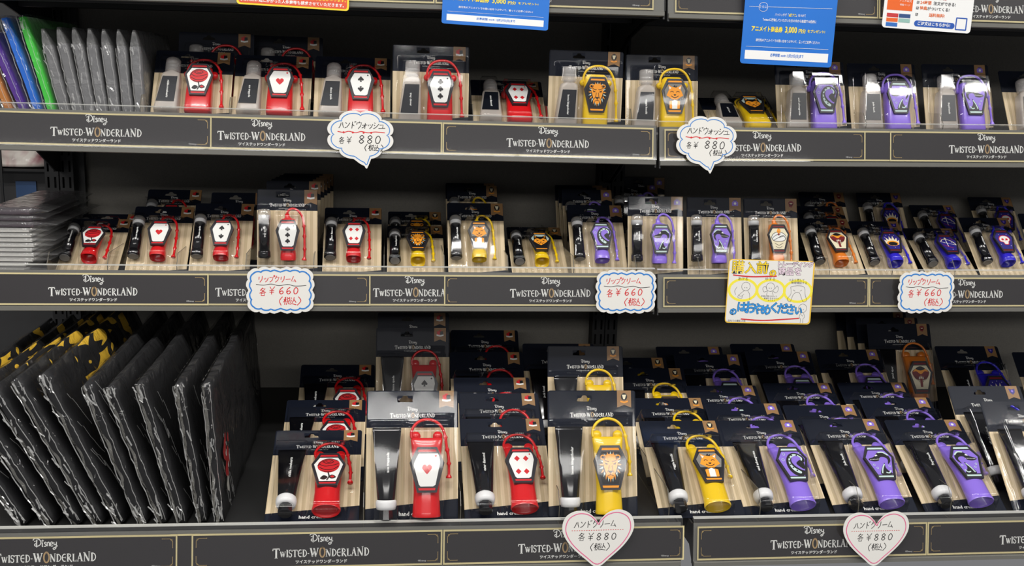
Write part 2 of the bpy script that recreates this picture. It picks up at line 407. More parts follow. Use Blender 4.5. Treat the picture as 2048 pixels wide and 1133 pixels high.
# ================================================================== SHELVING
UX = (-.525, .376)                       # centre lines of the two upright joints
YB = 1.777
def zat(px, py, Y): return at(px, py, Y)
SIGN_L, SIGN_H = .297, .0425
class Shelf: pass
SH = {}
def make_shelf(key, Yf, pL, pR, x0, x1, label, depth_back=YB-.012, deck_up=.024):
    """pL / pR: pixels on the lower edge of the sign strip, giving height and slight slope"""
    a = at(pL[0], pL[1], Yf); b = at(pR[0], pR[1], Yf)
    sl = (b.z-a.z)/(b.x-a.x); s = Shelf(); s.Y = Yf; s.sl = sl; s.z = lambda x: a.z + (x-a.x)*sl; s.ang = -atan2(sl, 1)
    s.x0, s.x1 = x0, x1; L = x1-x0; s.deck = lambda x: s.z(x) + deck_up
    root = empty('display_shelf', (x0, Yf, s.z(x0)), (0, s.ang, 0)); s.root = root
    tag(root, label, 'shelf', 'charcoal metal shelves of the display fixture')
    dy = depth_back - Yf
    bm = bmesh.new(); box(bm, .004, L-.004, .014, dy, deck_up-.022, deck_up); box(bm, .004, L-.004, .010, .018, deck_up-.034, deck_up)
    box(bm, .004, L-.004, dy*.5, dy*.5+.02, deck_up-.032, deck_up-.02)
    obj('deck', mesh(bm, 'deck', DARKMETAL), root)
    bm = bmesh.new()      # price rail: grey lower lip, tilted back plate
    prof = [(-.0015, -.0075), (-.0035, -.0065), (-.0035, -.0015), (.0008, -.0005), (.0090, .0455), (.0105, .0455), (.0100, -.0075)]
    va = [bm.verts.new((0.001, p[0], p[1])) for p in prof]; vb = [bm.verts.new((L-.001, p[0], p[1])) for p in prof]
    for i in range(len(prof)): bm.faces.new((va[i], va[(i+1) % len(prof)], vb[(i+1) % len(prof)], vb[i]))
    bm.faces.new(va[::-1]); bm.faces.new(vb)
    obj('price_rail', mesh(bm, 'price_rail', METAL), root)
    bm = bmesh.new()      # clear guard in front of the strips, with a rolled top lip
    tq = tan(.17)
    prof = [(-.0030, -.0005), (-.0030+.053*tq, .0525), (.0030+.053*tq, .0535), (.0030+.053*tq, .0522), (-.0018+.051*tq, .0512), (-.0020, -.0005)]
    va = [bm.verts.new((0.0, p[0], p[1])) for p in prof]; vb = [bm.verts.new((L, p[0], p[1])) for p in prof]
    for i in range(len(prof)): bm.faces.new((va[i], va[(i+1) % len(prof)], vb[(i+1) % len(prof)], vb[i])).material_index = 1 if i in (1, 2) else 0
    bm.faces.new(va[::-1]).material_index = 1; bm.faces.new(vb).material_index = 1
    obj('clear_guard', mesh(bm, 'clear_guard', [ACRY, ACRYE]), root)
    for xx in (0.0, L-.0022):
        bm = bmesh.new()
        for q in (xx,):
            pr = [(-.001, -.011), (.009, .045), (.0115, .045), (.0135, deck_up), (dy, deck_up), (dy, deck_up-.095), (dy-.045, deck_up-.09), (dy*.62, deck_up-.050), (dy*.35, deck_up-.032), (.02, deck_up-.030)]
            pr = pr if xx == 0.0 or True else pr
            va = [bm.verts.new((q, p[0], p[1])) for p in pr]; vb = [bm.verts.new((q+.0022, p[0], p[1])) for p in pr]
            for i in range(len(pr)): bm.faces.new((va[i], va[(i+1) % len(pr)], vb[(i+1) % len(pr)], vb[i]))
            bm.faces.new(va[::-1]); bm.faces.new(vb)
        obj('bracket', mesh(bm, 'bracket', DARKMETAL), root)
    SH[key] = s
    return s
XL0, XL1, XR0, XR1 = -.5235, .3655, .3695, 1.262
make_shelf('0L', 1.41, (870, 8), (1306, 21), XL0, XL1, 'topmost charcoal shelf of the left bay, cut off by the picture top')
make_shelf('0R', 1.41, (1350, 26), (2012, 46), XR0, XR1, 'topmost charcoal shelf of the right bay, cut off by the picture top')
make_shelf('1L', 1.412, (423.6, 298.5), (1305, 319), XL0, XL1, 'left-bay shelf holding the hand wash cards, grey pouches and coloured bags', deck_up=.027)
make_shelf('1R', 1.412, (1328.5, 321), (1729.7, 323.4), XR0, XR1, 'right-bay shelf holding hand wash cards with violet charms', deck_up=.027)
make_shelf('2L', 1.405, (419, 611.5), (1190, 613.2), XL0, XL1+.007, 'left-bay middle shelf holding lip balm cards and a stack of books', deck_up=.0265)
make_shelf('2R', 1.405, (1327, 615.4), (1734, 614.5), XR0+.007, XR1, 'right-bay middle shelf holding lip balm cards with orange and blue charms', deck_up=.0265)
make_shelf('3L', 1.172, (383, 1141), (1366, 1120.3), XL0, XL1-.003, 'deep bottom left shelf holding bagged black shirts and hand cream cards', deck_up=.043)
make_shelf('3R', 1.172, (1391, 1122), (1850.6, 1111.4), XR0+.008, XR1, 'deep bottom right shelf holding rows of hand cream cards', deck_up=.043)

# back panels and uprights
def panel(name, x0, x1, z0, z1, y, m=PANEL):
    bm = bmesh.new(); box(bm, x0, x1, y, y+.01, z0, z1); o = obj(name, mesh(bm, name, m)); o['kind'] = 'structure'; return o
Zlo, Zhi = CZ-.80, CZ+.36
panel('wall_back', UX[0]+.024, UX[1]-.022, Zlo, Zhi, YB, PANEL)
panel('wall_back', UX[1]+.022, 1.275, Zlo, Zhi, YB, PANEL)
panel('wall_right', 1.275, 1.30, Zlo, Zhi, YB)
def upright(cx, label):
    root = empty('shelf_upright', (cx, YB-.03, Zlo)); tag(root, label, 'upright', 'slotted shelf uprights')
    w = .0105; H = Zhi-Zlo; y0, y1 = -.002, .0
    bm = bmesh.new()
    # perforated face: side strips plus bars between the slots
    for c in (-.0052, .0052): pass
    xs = [(-w, -.0068), (-.0036, .0036), (.0068, w)]
    for a, b in xs: box(bm, a, b, y0, y1, 0, H)
    n = int(H/.026)
    for i in range(n):
        z = i*.026
        for a, b in ((-.0068, -.0036), (.0036, .0068)): box(bm, a, b, y0, y1, z, z+.0085)
    for a in (-w, w-.002): box(bm, a, a+.002, y1, .03, 0, H)
    obj('slotted_face', mesh(bm, 'slotted_face', SLOTBLK), root)
    bm = bmesh.new(); box(bm, -w+.002, w-.002, .028, .030, 0, H); obj('back_plate', mesh(bm, 'back_plate', SLOTBLK), root)
upright(UX[0]-.0115, 'slotted black upright at far left, the outer of the pair behind the books')
upright(UX[0]+.0115, 'slotted black upright at far left, the inner of the pair, beside the grey back panel')
upright(UX[1]-.0115, 'slotted black upright in the middle, left one of the pair between the two bays')
upright(UX[1]+.0115, 'slotted black upright in the middle, right one of the pair between the two bays')
bm = bmesh.new(); box(bm, UX[0]+.0235, UX[0]+.034, YB-.012, YB-.001, Zlo, Zhi); o = obj('trim_1', mesh(bm, 'trim', DARKMETAL)); o['kind'] = 'structure'

# ================================================================== SIGN STRIPS
def title_big():
    bm, k = logo_bm(.1135); script_bm(bm, .0275, 0, .0212, th=.09)
    tmp = text_mesh(JP, .0047, WHT, res=1, bold=.00012)
    n0 = len(bm.verts); bm.from_mesh(tmp); bm.verts.ensure_lookup_table()
    for v in bm.verts[n0:]: v.co.z -= .0062; v.co.y = -.0003
    for v in bm.verts: v.co.y = -.0002
    return mesh(bm, 'title_big', [WHT, GOLD], smooth='flatfilm')
TITLE_BIG = title_big()
def corner_bm(sx, sz):
    bm = bmesh.new()
    def P(pts, w): ribbon(bm, [(sx*a, sz*b) for a, b in pts], w, -.0002)
    P([(.0, .010), (.0, .003), (.0008, .0018), (.0018, .0008), (.003, 0), (.0115, 0)], .00055)
    prism(bm, [(sx*a, sz*b) for a, b in ((.0004, .0004), (.0032, .0006), (.0006, .0032))], 0, -.0002)
    for q in ((0, .0105), (.012, 0)): prism(bm, [(sx*a, sz*b) for a, b in circ(q[0], q[1], .0005, 6)], 0, -.0002)
    return mesh(bm, 'corner', GOLDFOIL)
CORN = {(a, b): corner_bm(a, b) for a in (1, -1) for b in (1, -1)}
COPY = text_mesh('©Disney', .0028, WHT, res=1)
TILT = .172
def sign(key, pxl, pxr, pxc, label, plain=False, layer=0, cl=True, cr=True, title=True):
    s = SH[key]; y_mid = 300
    def X(px):
        x = .3
        for _ in range(6):
            z = s.z(x) + .02
            # invert: find x whose projection has this px
            d = Vector((x, s.Y+.004, z-CZ)); dd = d.dot(fw); p = 1024 + FPX*d.dot(rt)/dd
            x += (px-p)*dd/FPX
        return x
    x0, x1 = X(pxl), X(pxr); w = x1-x0; cx = (x0+x1)/2
    root = empty('shelf_sign', (cx, s.Y-.0004-layer*.0007, s.z(cx)+.0006), (-TILT, s.ang, 0))
    tag(root, label, 'sign', 'dark printed sign strips slotted in the shelf rails')
    h = SIGN_H
    bm = bmesh.new(); box(bm, -w/2, w/2, -.0002, .0002, 0, h); obj('strip', mesh(bm, 'strip', SIGNBASE), root)
    bm = bmesh.new(); b = .0022
    for q in ((-w/2, w/2, 0, b), (-w/2, w/2, h-b, h), (-w/2, -w/2+b*.8, b, h-b), (w/2-b*.8, w/2, b, h-b)): box(bm, q[0], q[1], -.0005, -.00025, q[2], q[3])
    obj('gold_border', mesh(bm, 'gold_border', SIGNGOLD), root)
    if title and pxc is not None:
        obj('lettering', TITLE_BIG, root, (X(pxc)-cx, -.00025, .0130))
    if not plain:
        m = .0052
        if cl:
            obj('corner_ornament', CORN[1, 1], root, (-w/2+m, -.00025, m)); obj('corner_ornament', CORN[1, -1], root, (-w/2+m, -.00025, h-m))
        if cr:
            obj('corner_ornament', CORN[-1, 1], root, (w/2-m, -.00025, m)); obj('corner_ornament', CORN[-1, -1], root, (w/2-m, -.00025, h-m))
            obj('copyright_print', COPY, root, (w/2-m-.019, -.0004, m+.0003))
T1 = 'dark gold-bordered title strip, '
sign('0L', 440, 869, None, 'dark gold-edged sign strip at the picture top, behind the red and yellow notice card', cl=False)
sign('0L', 871, 1307, 1058, 'dark gold-edged sign strip at the picture top, behind the left blue promotion card')
sign('0R', 1350, 1756, None, 'dark gold-edged sign strip at the picture top, left end of the right bay')
sign('0R', 1757, 2160, 1979, 'dark sign strip with title lettering at the picture top right, behind the white flyer', layer=1)
sign('1L', -42, 423.5, 194, T1+'rail under the grey pouches', layer=1)
sign('1L', 300, 756, 524, T1+'rail under the rose and heart hand wash cards', cl=False, cr=False)
sign('1L', 740, 884, None, 'short plain dark sign strip right of the left cloud price tag', layer=1, plain=True)
sign('1L', 885, 1306, 1096, T1+'rail under the diamond and lion hand wash cards', layer=1)
sign('1R', 1328.5, 1730, 1524, T1+'rail, beside the right cloud price tag', layer=1)
sign('1R', 1700, 1790, None, 'short plain dark sign filler between two titled strips on the upper right rail', plain=True)
sign('1R', 1779, 2180, 1972, T1+'rail at the right end under the violet hand wash cards', layer=1)
sign('2L', -47, 418, 188, T1+'middle rail at the left end', layer=2)
sign('2L', 400, 741, 518, T1+'middle rail, half hidden by the leftmost red-lettered price tag', layer=1, cl=False)
sign('2L', 735, 1000, 830, 'short dark sign strip with its title cut off, under the lion lip balm card', cl=False, cr=False)
sign('2L', 888, 1305, 1101, T1+'middle rail, left of the middle red-lettered price tag', layer=1)
sign('2R', 1326, 1736, None, 'dark gold-edged sign strip on the middle rail behind the hand-drawn notice', layer=1)
sign('2R', 1737, 2150, 1932, T1+'middle rail, behind the rightmost red-lettered price tag', layer=1)
sign('3L', -120, 355, 92, T1+'bottom rail under the bagged black shirts', layer=1)
sign('3L', 340, 400, None, 'short plain dark sign filler on the bottom rail', plain=True)
sign('3L', 383.5, 884, 643, T1+'bottom rail under the rose and heart hand cream cards', layer=1)
sign('3L', 886, 1367, 1128, T1+'bottom rail, behind the left heart price tag', layer=1)
sign('3R', 1393.5, 1852, 1627, T1+'bottom rail, behind the right heart price tag', layer=1)
sign('3R', 1853, 2310, 2080, T1+'bottom rail at the right end', layer=1)

# ================================================================== PRODUCT CARDS
def P_(*pts): return [(a/1000, b/1000) for a, b in pts]
HEXO = [(-11.5, 26.5), (11.5, 26.5), (20.5, 8), (11.5, -26.5), (-11.5, -26.5), (-20.5, 8)]
def hexs(k, dz=0): return [(a*k/1000, (b*k+dz)/1000) for a, b in HEXO]
def charm_face(kind, house):
    """printed inner face with emblem; front of plate is y=0"""
    bm = bmesh.new(); ms = [WHT, BLK, SIL[house] if house in ('yellow', 'purple') else RED, ORG, CREAM, MINT, PUR, BRED, NAVY, YEL, GREY]
    w_, k_, r_, o_, c_, m_, p_, b_, n_, y_, g_ = range(11)
    def S(pts, mi, lv=1, sm=False):
        q = smooth_pts(pts) if sm else pts
        prism(bm, [(a/1000, b/1000) for a, b in q], 0, -.00025*lv, mi)
    def L(pts, w, mi, lv=2, sm=True):
        q = smooth_pts(pts, False) if sm and len(pts) > 2 else pts
        ribbon(bm, [(a/1000, b/1000) for a, b in q], w/1000, -.00025*lv-.0001, mi)
    bg = {'red': w_, 'yellow': k_, 'purple': p_, 'orange': c_, 'blue': n_}[house]
    bar = {'red': r_, 'yellow': o_, 'purple': m_, 'orange': b_, 'blue': b_}[house]
    if house in ('yellow', 'orange'): S([(-10, 23.8), (10, 23.8), (11, 21), (-11, 21)], bar)
    else: S([(-10, 23.8), (10, 23.8), (11, 21), (-11, 21)], bar)
    S([(-10.2, -21), (10.2, -21), (9.4, -23.8), (-9.4, -23.8)], bar)
    if kind in ('heart', 'spade', 'club', 'diamond'):
        S([(-10, 18.8), (-8.5, 19.8), (12.5, 19.8), (14.2, 17), (15.4, 8), (10, -17.5), (7, -19.4), (-7.5, -19.4), (-9.5, -17), (-15.6, 5), (-15, 8.5)], w_)
    else:
        S([(-10.6, 19.6), (10.6, 19.6), (17.4, 8), (9.8, -19.4), (-9.8, -19.4), (-17.4, 8)], bg)
    def heart(cx, cz, s, mi):
        S([(cx+s*a, cz+s*b) for a, b in ((0, -1.1), (.55, -.5), (1, .1), (1, .6), (.6, .95), (.2, .85), (0, .5), (-.2, .85), (-.6, .95), (-1, .6), (-1, .1), (-.55, -.5))], mi, 2)
    def spade(cx, cz, s, mi, f=1):
        S([(cx+s*a, cz+f*s*b) for a, b in ((0, 1.15), (.5, .5), (1, -.05), (.95, -.5), (.5, -.65), (.18, -.4), (.35, -1.1), (-.35, -1.1), (-.18, -.4), (-.5, -.65), (-.95, -.5), (-1, -.05), (-.5, .5))], mi, 2)
    def club(cx, cz, s, mi):
        for a, b in ((0, .5), (-.55, -.15), (.55, -.15)): S([(cx+s*u, cz+s*v) for u, v in circ(a, b, .5, 12)], mi, 2)
        S([(cx+s*a, cz+s*b) for a, b in ((-.35, -1), (.35, -1), (.1, .1), (-.1, .1))], mi, 2)
    def dia(cx, cz, s, mi): S([(cx, cz+s*1.15), (cx+s*.95, cz), (cx, cz-s*1.15), (cx-s*.95, cz)], mi, 2)
    if kind == 'heart': heart(0, 1, 5.6, r_); heart(10.2, 16, 1.4, r_)
    elif kind == 'spade': spade(0, 9, 4.4, k_); spade(0, -8.5, 4.4, k_, -1); spade(10.2, 16, 1.3, k_)
    elif kind == 'club': club(0, 11, 3.9, k_); club(0, 0.5, 3.9, k_); club(0, -10, 3.9, k_); club(10.2, 16, 1.2, k_)
    elif kind == 'diamond':
        for a, b in ((-5.5, 10), (5.5, 10), (-5, -9.5), (5, -9.5)): dia(a, b, 3.7, r_)
        dia(10.6, 16.4, 1.2, r_)
    elif kind == 'rose':
        S([(-13, 5), (-11, 12), (-4, 17), (4, 17), (11, 14), (13.5, 8), (11, 0), (4, -5), (-4, -5), (-11, -1)], r_, 2, True)
        for q in ([(-12, 9), (-5, 5), (4, 6), (12, 9)], [(-7, 12), (-1, 9), (6, 12), (0, 15.5), (-7, 12)], [(-11, 3), (-3, -1), (6, 0), (12, 5)], [(-3, 12.5), (0, 10.8), (3, 12.6)], [(-8, -2.5), (-1, -4.4), (7, -3)], [(-13, 5), (-9, 12), (-3, 16.5), (4, 16.8), (11, 13.5)]): L(q, .9, k_, 2.3)
        L([(0, -5), (1.5, -12), (-1, -18)], 1.5, k_, 2.3); S([(-9, -15), (-5, -10), (0, -13), (-4, -17)], k_, 2, True); S([(10, -13), (5, -9), (1, -12.5), (5, -15.5)], k_, 2, True)
        S([(8, -12.6), (5.4, -10.4), (3, -12.4), (5.4, -14)], r_, 2.4, True)
    elif kind == 'lion':
        for i in range(22):
            a = 2*pi*i/22 + .14; c, d = cos(a), sin(a)
            q = 15.2 if abs(c) < .75 else 14.4
            ex, ez = q*c*.98, 1 + 18.6*d; ex = max(-14.6, min(14.6, ex))
            if ez < -4: ex *= 1 - (-4-ez)/40
            S([(9.5*c - 1.2*d, 2+12*d+1.2*c), (ex, ez), (9.5*c + 1.2*d, 2+12*d-1.2*c)], m_ if i % 2 else o_, 1.6)
        S([(-8, 13), (-3, 16), (3, 16), (8, 13), (9, 6), (7.4, -1), (5, -8), (2.4, -13), (-2.4, -13), (-5, -8), (-7.4, -1), (-9, 6)], o_, 2, True)
        for sx in (-1, 1):
            S([(sx*a, b) for a, b in circ(9.2, 12.4, 3.2, 12)], o_, 2); S([(sx*a, b) for a, b in circ(9.4, 12.4, 1.7, 10)], k_, 2.3)
            S([(sx*7, 6.5), (sx*2.2, 4), (sx*6, 3.4)], k_, 2.3); L([(sx*7.6, 9.2), (sx*3, 7.2), (sx*1.6, 8)], .9, k_, 2.3)
            L([(sx*1.6, 3), (sx*2.6, -3), (sx*4.6, -6)], .8, k_, 2.3)
        S([(-3, -3.6), (3, -3.6), (1.6, -6), (-1.6, -6)], k_, 2.3); L([(0, -6), (0, -8.4)], .9, k_, 2.3, False); L([(-3.6, -9.8), (0, -8.4), (3.6, -9.8)], .8, k_, 2.3)
    elif kind == 'fox':
        S([(-16.5, 8.6), (-10, 19), (10, 19), (16.5, 8.6), (13.5, -4), (-13.5, -4)], g_, 1.2)
        for sx in (-1, 1):
            S([(sx*10.6, 17.5), (sx*3, 13), (sx*8.6, 8)], o_, 2); S([(sx*9.4, 15.2), (sx*5.6, 12.6), (sx*8.2, 10.4)], w_, 2.3)
            S([(sx*4, -19), (sx*8, -18.6), (sx*8.4, -8), (sx*4, -6.4)], o_, 2)
        S([(-10.6, 7), (-7, 13), (-2, 14.6), (2, 14.6), (7, 13), (10.6, 7), (13, 1), (8.4, -1.6), (4, -5), (-4, -5), (-8.4, -1.6), (-13, 1)], o_, 2.1)
        S([(-4, -19), (4, -19), (4.6, -7.4), (0, -5.4), (-4.6, -7.4)], w_, 2.0)
        for sx in (-1, 1): L([(sx*7, 6.2), (sx*4.6, 7.6), (sx*2.2, 6)], 1.0, k_, 2.4)
        S([(-2.2, 3), (2.2, 3), (1, .8), (-1, .8)], k_, 2.4); L([(-5.6, .6), (0, -2.4), (5.6, .6)], 1, k_, 2.4)
        S([(-3, 14), (0, 17.6), (.6, 14.6), (3.4, 16.4), (2.4, 13)], k_, 2.4)
    elif kind == 'wolf':
        S([(-10, 19), (10, 19), (16.8, 8.6), (14.5, 2), (-14.5, 2), (-16.8, 8.6)], m_, 1.2)
        S([(-11, 18), (-4, 13), (4, 13), (11, 18), (12, 6), (13.5, -1), (7, -8), (0, -14), (-7, -8), (-13.5, -1), (-12, 6)], k_, 1.6)
        S([(-11, 5), (-6, 8.6), (0, 5), (6, 8.6), (11, 5), (12.6, -1), (7, -6.6), (0, -12), (-7, -6.6), (-12.6, -1)], o_, 2)
        for sx in (-1, 1):
            S([(sx*10, 15.4), (sx*6, 12.6), (sx*9.6, 9.6)], o_, 2); S([(sx*8, 3.6), (sx*2.8, .6), (sx*7, .4)], k_, 2.3); L([(sx*9, -3.4), (sx*4.6, -4), (sx*1.6, -8.4)], .9, k_, 2.3)
        S([(-2.6, -2.4), (2.6, -2.4), (0, -5.6)], k_, 2.3); L([(-4, -8.6), (0, -7.2), (4, -8.6)], .8, k_, 2.3)
    elif kind == 'tentacle':
        S([(4, 17), (11, 15), (16, 9), (15, 2), (10, 3), (12, 8), (9, 12), (4, 12.5), (0, 9), (-1.5, 3), (1.5, -4), (8, -10), (12, -12), (9, -19), (0, -19), (-6, -13), (-9, -4), (-8, 6), (-3, 14)], k_, 1.7, True)
        S([(3.5, 15), (9, 13.6), (13.5, 9), (12.6, 4.6), (11, 4.8), (11.6, 8.6), (8, 12), (3, 11.4), (-2.4, 7), (-3.4, 0), (0, -7), (7, -13), (5, -16), (-2, -11), (-5.4, -3), (-5, 6), (-1, 12)], m_, 2, True)
        for a, b in ((1, 12.8), (-2.6, 9), (-4.3, 4), (-4.3, -1.4), (-2, -6.5), (2, -11), (7.5, 13)): S(circ(a, b, 1.1, 8), k_, 2.3)
        S([(9, 5), (13, 4), (14, -4), (12, -9), (8, -6), (4, 0)], k_, 1.9, True)
        for a, b in ((-9, 15), (13, 16), (-12, 6)): L(circ(a, b, 1.8, 10)+[(a+1.8, b)], .5, m_, 1.8)
    elif kind in ('eel_left', 'eel_right'):
        f = 1 if kind == 'eel_left' else -1
        X = lambda pts: [(a*f, b) for a, b in pts]
        S(X([(-13.5, 6), (-6, 9), (0, 15), (8, 15.5), (14, 10), (14, 2), (9, -3), (11, 4), (8, 8), (2, 8), (-1, 3), (-8, 1.6), (-14, 3.6)]), k_, 1.8, True)
        L(X([(1, 15.6), (8, 15.8), (13.6, 11)]), 2.0, m_, 1.9)
        S(X([(-4.6, 9.4), (-.6, 10.4), (-1.6, 12.4), (-3.8, 11.4)]), w_, 2.2)
        for i in range(7): S(X([(-13+i*2.0, 4.1+i*.12), (-12+i*2.0, 5.2+i*.12), (-11.4+i*2.0, 4.1+i*.12)]), w_, 2.2)
        S(X([(-5, -19), (-2, -10), (2, -4), (5, -1), (4, -8), (6, -13), (9.5, -17), (9, -19.2)]), k_, 1.8, True)
        L(X([(-3.4, -17.4), (-.4, -9.6), (4, -3)]), 1.6, m_, 2)
        L(X([(2, -16), (6, -17), (9.4, -13)]), 1.6, m_, 2)
        for a, b in ((-10, -4), (-7, -9), (10, -6)): L(circ(a*f, b, 1.3, 10)+[(a*f+1.3, b)], .5, m_, 1.8)
    elif kind == 'turban':
        S([(-14, 2), (-10, 9), (0, 12.6), (10, 9), (14, 2), (10, -3.4), (0, -5), (-10, -3.4)], w_, 1.6, True)
        for q in ([(-13, 0), (-6, 6), (4, 9)], [(13, 0), (8, 6), (-2, 1)], [(-10, -3), (0, 2), (11, 5)], [(-14, 2), (-10, 9), (0, 12.6), (10, 9), (14, 2), (10, -3.4), (0, -5), (-10, -3.4), (-14, 2)]): L(q, .9, k_, 1.8)
        S([(-8, -4), (8, -4), (6, -18), (-6, -18)], c_, 1.4); L([(-8, -8), (0, -12), (8, -8)], .8, k_, 1.8); L([(-6, -14), (0, -17), (6, -14)], .8, k_, 1.8)
        S([(0, 9), (-3.4, 13), (-1, 19), (3, 17), (3.4, 12)], o_, 2.2, True); S(circ(0, 8, 2, 10), b_, 2.4)
    elif kind == 'snake':
        S([(-14.6, 8), (-8, 14), (0, 16), (8, 14), (14.6, 8), (10, -2), (3, -4), (0, 3), (-3, -4), (-10, -2)], b_, 1.6, True)
        S([(-13, 9), (-7, 14.6), (0, 16.6), (7, 14.6), (13, 9), (7, 9.8), (0, 5), (-7, 9.8)], o_, 1.9, True)
        S([(-8, 14), (0, 18), (8, 14), (0, 11)], k_, 2.2, True)
        for sx in (-1, 1):
            for q in range(3): L([(sx*(11-q*3), 4-q*2), (sx*(8-q*2.4), -4-q*2)], .7, k_, 2)
            S([(sx*3, 2), (sx*4.4, -3), (sx*2, -2)], w_, 2.2)
        S([(-2.4, -2), (2.4, -2), (2, -16), (-2, -16)], b_, 1.9)
    elif kind == 'crown':
        S([(-13, -6), (-15, 4), (-10, 1), (-11, 10), (-5.5, 3.4), (-3, 13), (0, 4), (4, 14), (6, 3.4), (11, 9), (10, 0), (14.5, 3), (12, -8), (0, -12)], c_, 1.8)
        S([(a, b) for a, b in circ(0, -5, 11.5, 20, 6.5)], o_, 2); S([(a, b) for a, b in circ(0, -6.2, 9.2, 18, 4.6)], k_, 2.2)
        for a, b in ((-8, 15), (0, 17), (8, 15), (-12, 10), (2, -15)): S(circ(a, b, .7, 6), w_, 1.8)
    elif kind == 'bow':
        L([(-14, 5), (-8, 12), (4, 10), (12, 2), (14, -4)], 1.5, CRM if False else c_, 2); L([(-14, 5), (14, -4)], .7, w_, 2, False)
        L([(-2, 16), (-3, -8)], 1.2, w_, 2, False); S([(-2, 18), (-4.6, 13.4), (.8, 13.4)], c_, 2.2)
        for q in ([(-12, -3), (-4, -8), (6, -12)], [(8, 15), (12, 10)], [(-12, 12), (-9, 16)]): L(q, .8, r_, 2)
        for a, b in ((8, 4), (-8, 3), (3, -16)): S(circ(a, b, .8, 6), w_, 1.8)
    elif kind == 'skull':
        S([(-11, 4), (-7, 11), (2, 13), (10, 9), (12, 2), (8, -3), (6, -9), (-2, -9), (-4, -4), (-10, -2)], r_, 1.7, True)
        S([(-9.4, 4), (-6, 9.6), (2, 11.4), (8.6, 8), (10.4, 2), (6.8, -2), (5, -7.6), (-1.2, -7.6), (-3, -3), (-8.4, -.8)], w_, 2, True)
        S(circ(-3.4, 3, 2.6, 10), r_, 2.3); S(circ(4.6, 3, 2.6, 10), r_, 2.3); S([(0, -.6), (1.6, -.6), (.8, 1.8)], r_, 2.3)
        for a, b in ((-8, 15), (8, 15), (-10, -9), (9, -12)): S(circ(a, b, .7, 6), w_, 1.8)
    return mesh(bm, 'charm_face_'+kind, ms)
HOUSE = {'rose': 'red', 'heart': 'red', 'spade': 'red', 'club': 'red', 'diamond': 'red', 'lion': 'yellow', 'fox': 'yellow', 'wolf': 'yellow',
         'tentacle': 'purple', 'eel_left': 'purple', 'eel_right': 'purple', 'turban': 'orange', 'snake': 'orange', 'crown': 'blue', 'bow': 'blue', 'skull': 'blue'}
PRINT = {'rose': 'riddle rosehearts', 'heart': 'ace trappola', 'spade': 'deuce spade', 'club': 'trey clover', 'diamond': 'cater diamond', 'lion': 'leona kingscholar', 'fox': 'ruggie bucchi',
         'wolf': 'jack howl', 'tentacle': 'azul ashengrotto', 'eel_left': 'jade leech', 'eel_right': 'floyd leech', 'turban': 'kalim al-asim', 'snake': 'jamil viper', 'crown': 'vil schoenheit',
         'bow': 'rook hunt', 'skull': 'epel felmier'}
FACE = {k: charm_face(k, h) for k, h in HOUSE.items()}
def charm_plate():
    bm = bmesh.new(); o = hexs(1); prism(bm, o, .0036, 0); ringprism(bm, o, hexs(.9), 0, -.0009)
    for z in (.0197, -.0203): box(bm, -.013 if z > 0 else -.011, .013 if z > 0 else .011, -.0009, 0, z-.0005, z+.0005)
    return mesh(bm, 'charm_plate', PLATE)
CHARM = charm_plate()
# ribbon badges with a small crest
def badge(house):
    bm = bmesh.new(); w = .0087
    prism(bm, [(-w, 0), (w, 0), (w, -.0205), (0, -.0172), (-w, -.0205)], 0, -.0002, 0)
    def C(pts, mi, lv=1): prism(bm, P_(*pts), -.0002, -.0002-.0001*lv, mi)
    if house == 'red':
        C([(-4.5, -5), (0, -5), (0, -10), (-4.5, -10)], 3); C([(0, -5), (4.5, -5), (4.5, -10), (0, -10)], 1); C([(-2, -3.4), (2, -3.4), (1.4, -5), (-1.4, -5)], 3)
        C([(-5.2, -9.6), (0, -10.6), (5.2, -9.6), (5.2, -12), (0, -13), (-5.2, -12)], 2, 2)
    elif house == 'yellow':
        C(circ(0, -7.4, 4, 12, 4.6), 1); C([(-2.6, -5), (2.6, -5), (1, -10.4), (-1, -10.4)], 5, 2); C([(-4.6, -12), (0, -13.4), (4.6, -12), (4.6, -14), (0, -15), (-4.6, -14)], 4)
    elif house == 'purple':
        C([(-2.4, -3.6), (2.4, -3.6), (2.4, -5), (4.8, -7), (4.6, -12), (-4.6, -12), (-4.8, -7), (-2.4, -5)], 6); C(circ(0, -8.6, 1.9, 10), 2, 2); C([(-2.4, -4), (2.4, -4), (2.4, -4.8), (-2.4, -4.8)], 1, 2)
    elif house == 'orange':
        C(circ(0, -6.6, 4.2, 12, 3.4), 7); C([(-3.6, -9), (3.6, -8), (1, -13), (-3, -12)], 7); C([(-2.4, -6.8), (2.4, -6.8), (0, -8.6)], 5, 2)
    else:
        C([(-4.6, -4), (0, -5.4), (4.6, -4), (3.6, -10), (0, -13.4), (-3.6, -10)], 8); C(circ(0, -8, 1.7, 8), 6, 2)
    return mesh(bm, 'badge_'+house, [TAN, BLK, WHT, RED, ORG, CREAM, PUR, BRED, NAVY])
BADGE = {h: badge(h) for h in SIL}
KIND = {'cream': dict(W=.108, H=.152, head=.0435, band=.020, s=1.045, hole=(-.009, .0105), bx=.040, title=(.053, .0315)),
        'wash': dict(W=.108, H=.120, head=.0368, band=.016, s=.965, hole=(-.011, .0085), bx=.0400, title=(.050, .0260)),
        'lip': dict(W=.082, H=.1245, head=.0290, band=.012, s=1.0, hole=(-.006, .0086), bx=.0318, title=(.0475, .0235))}
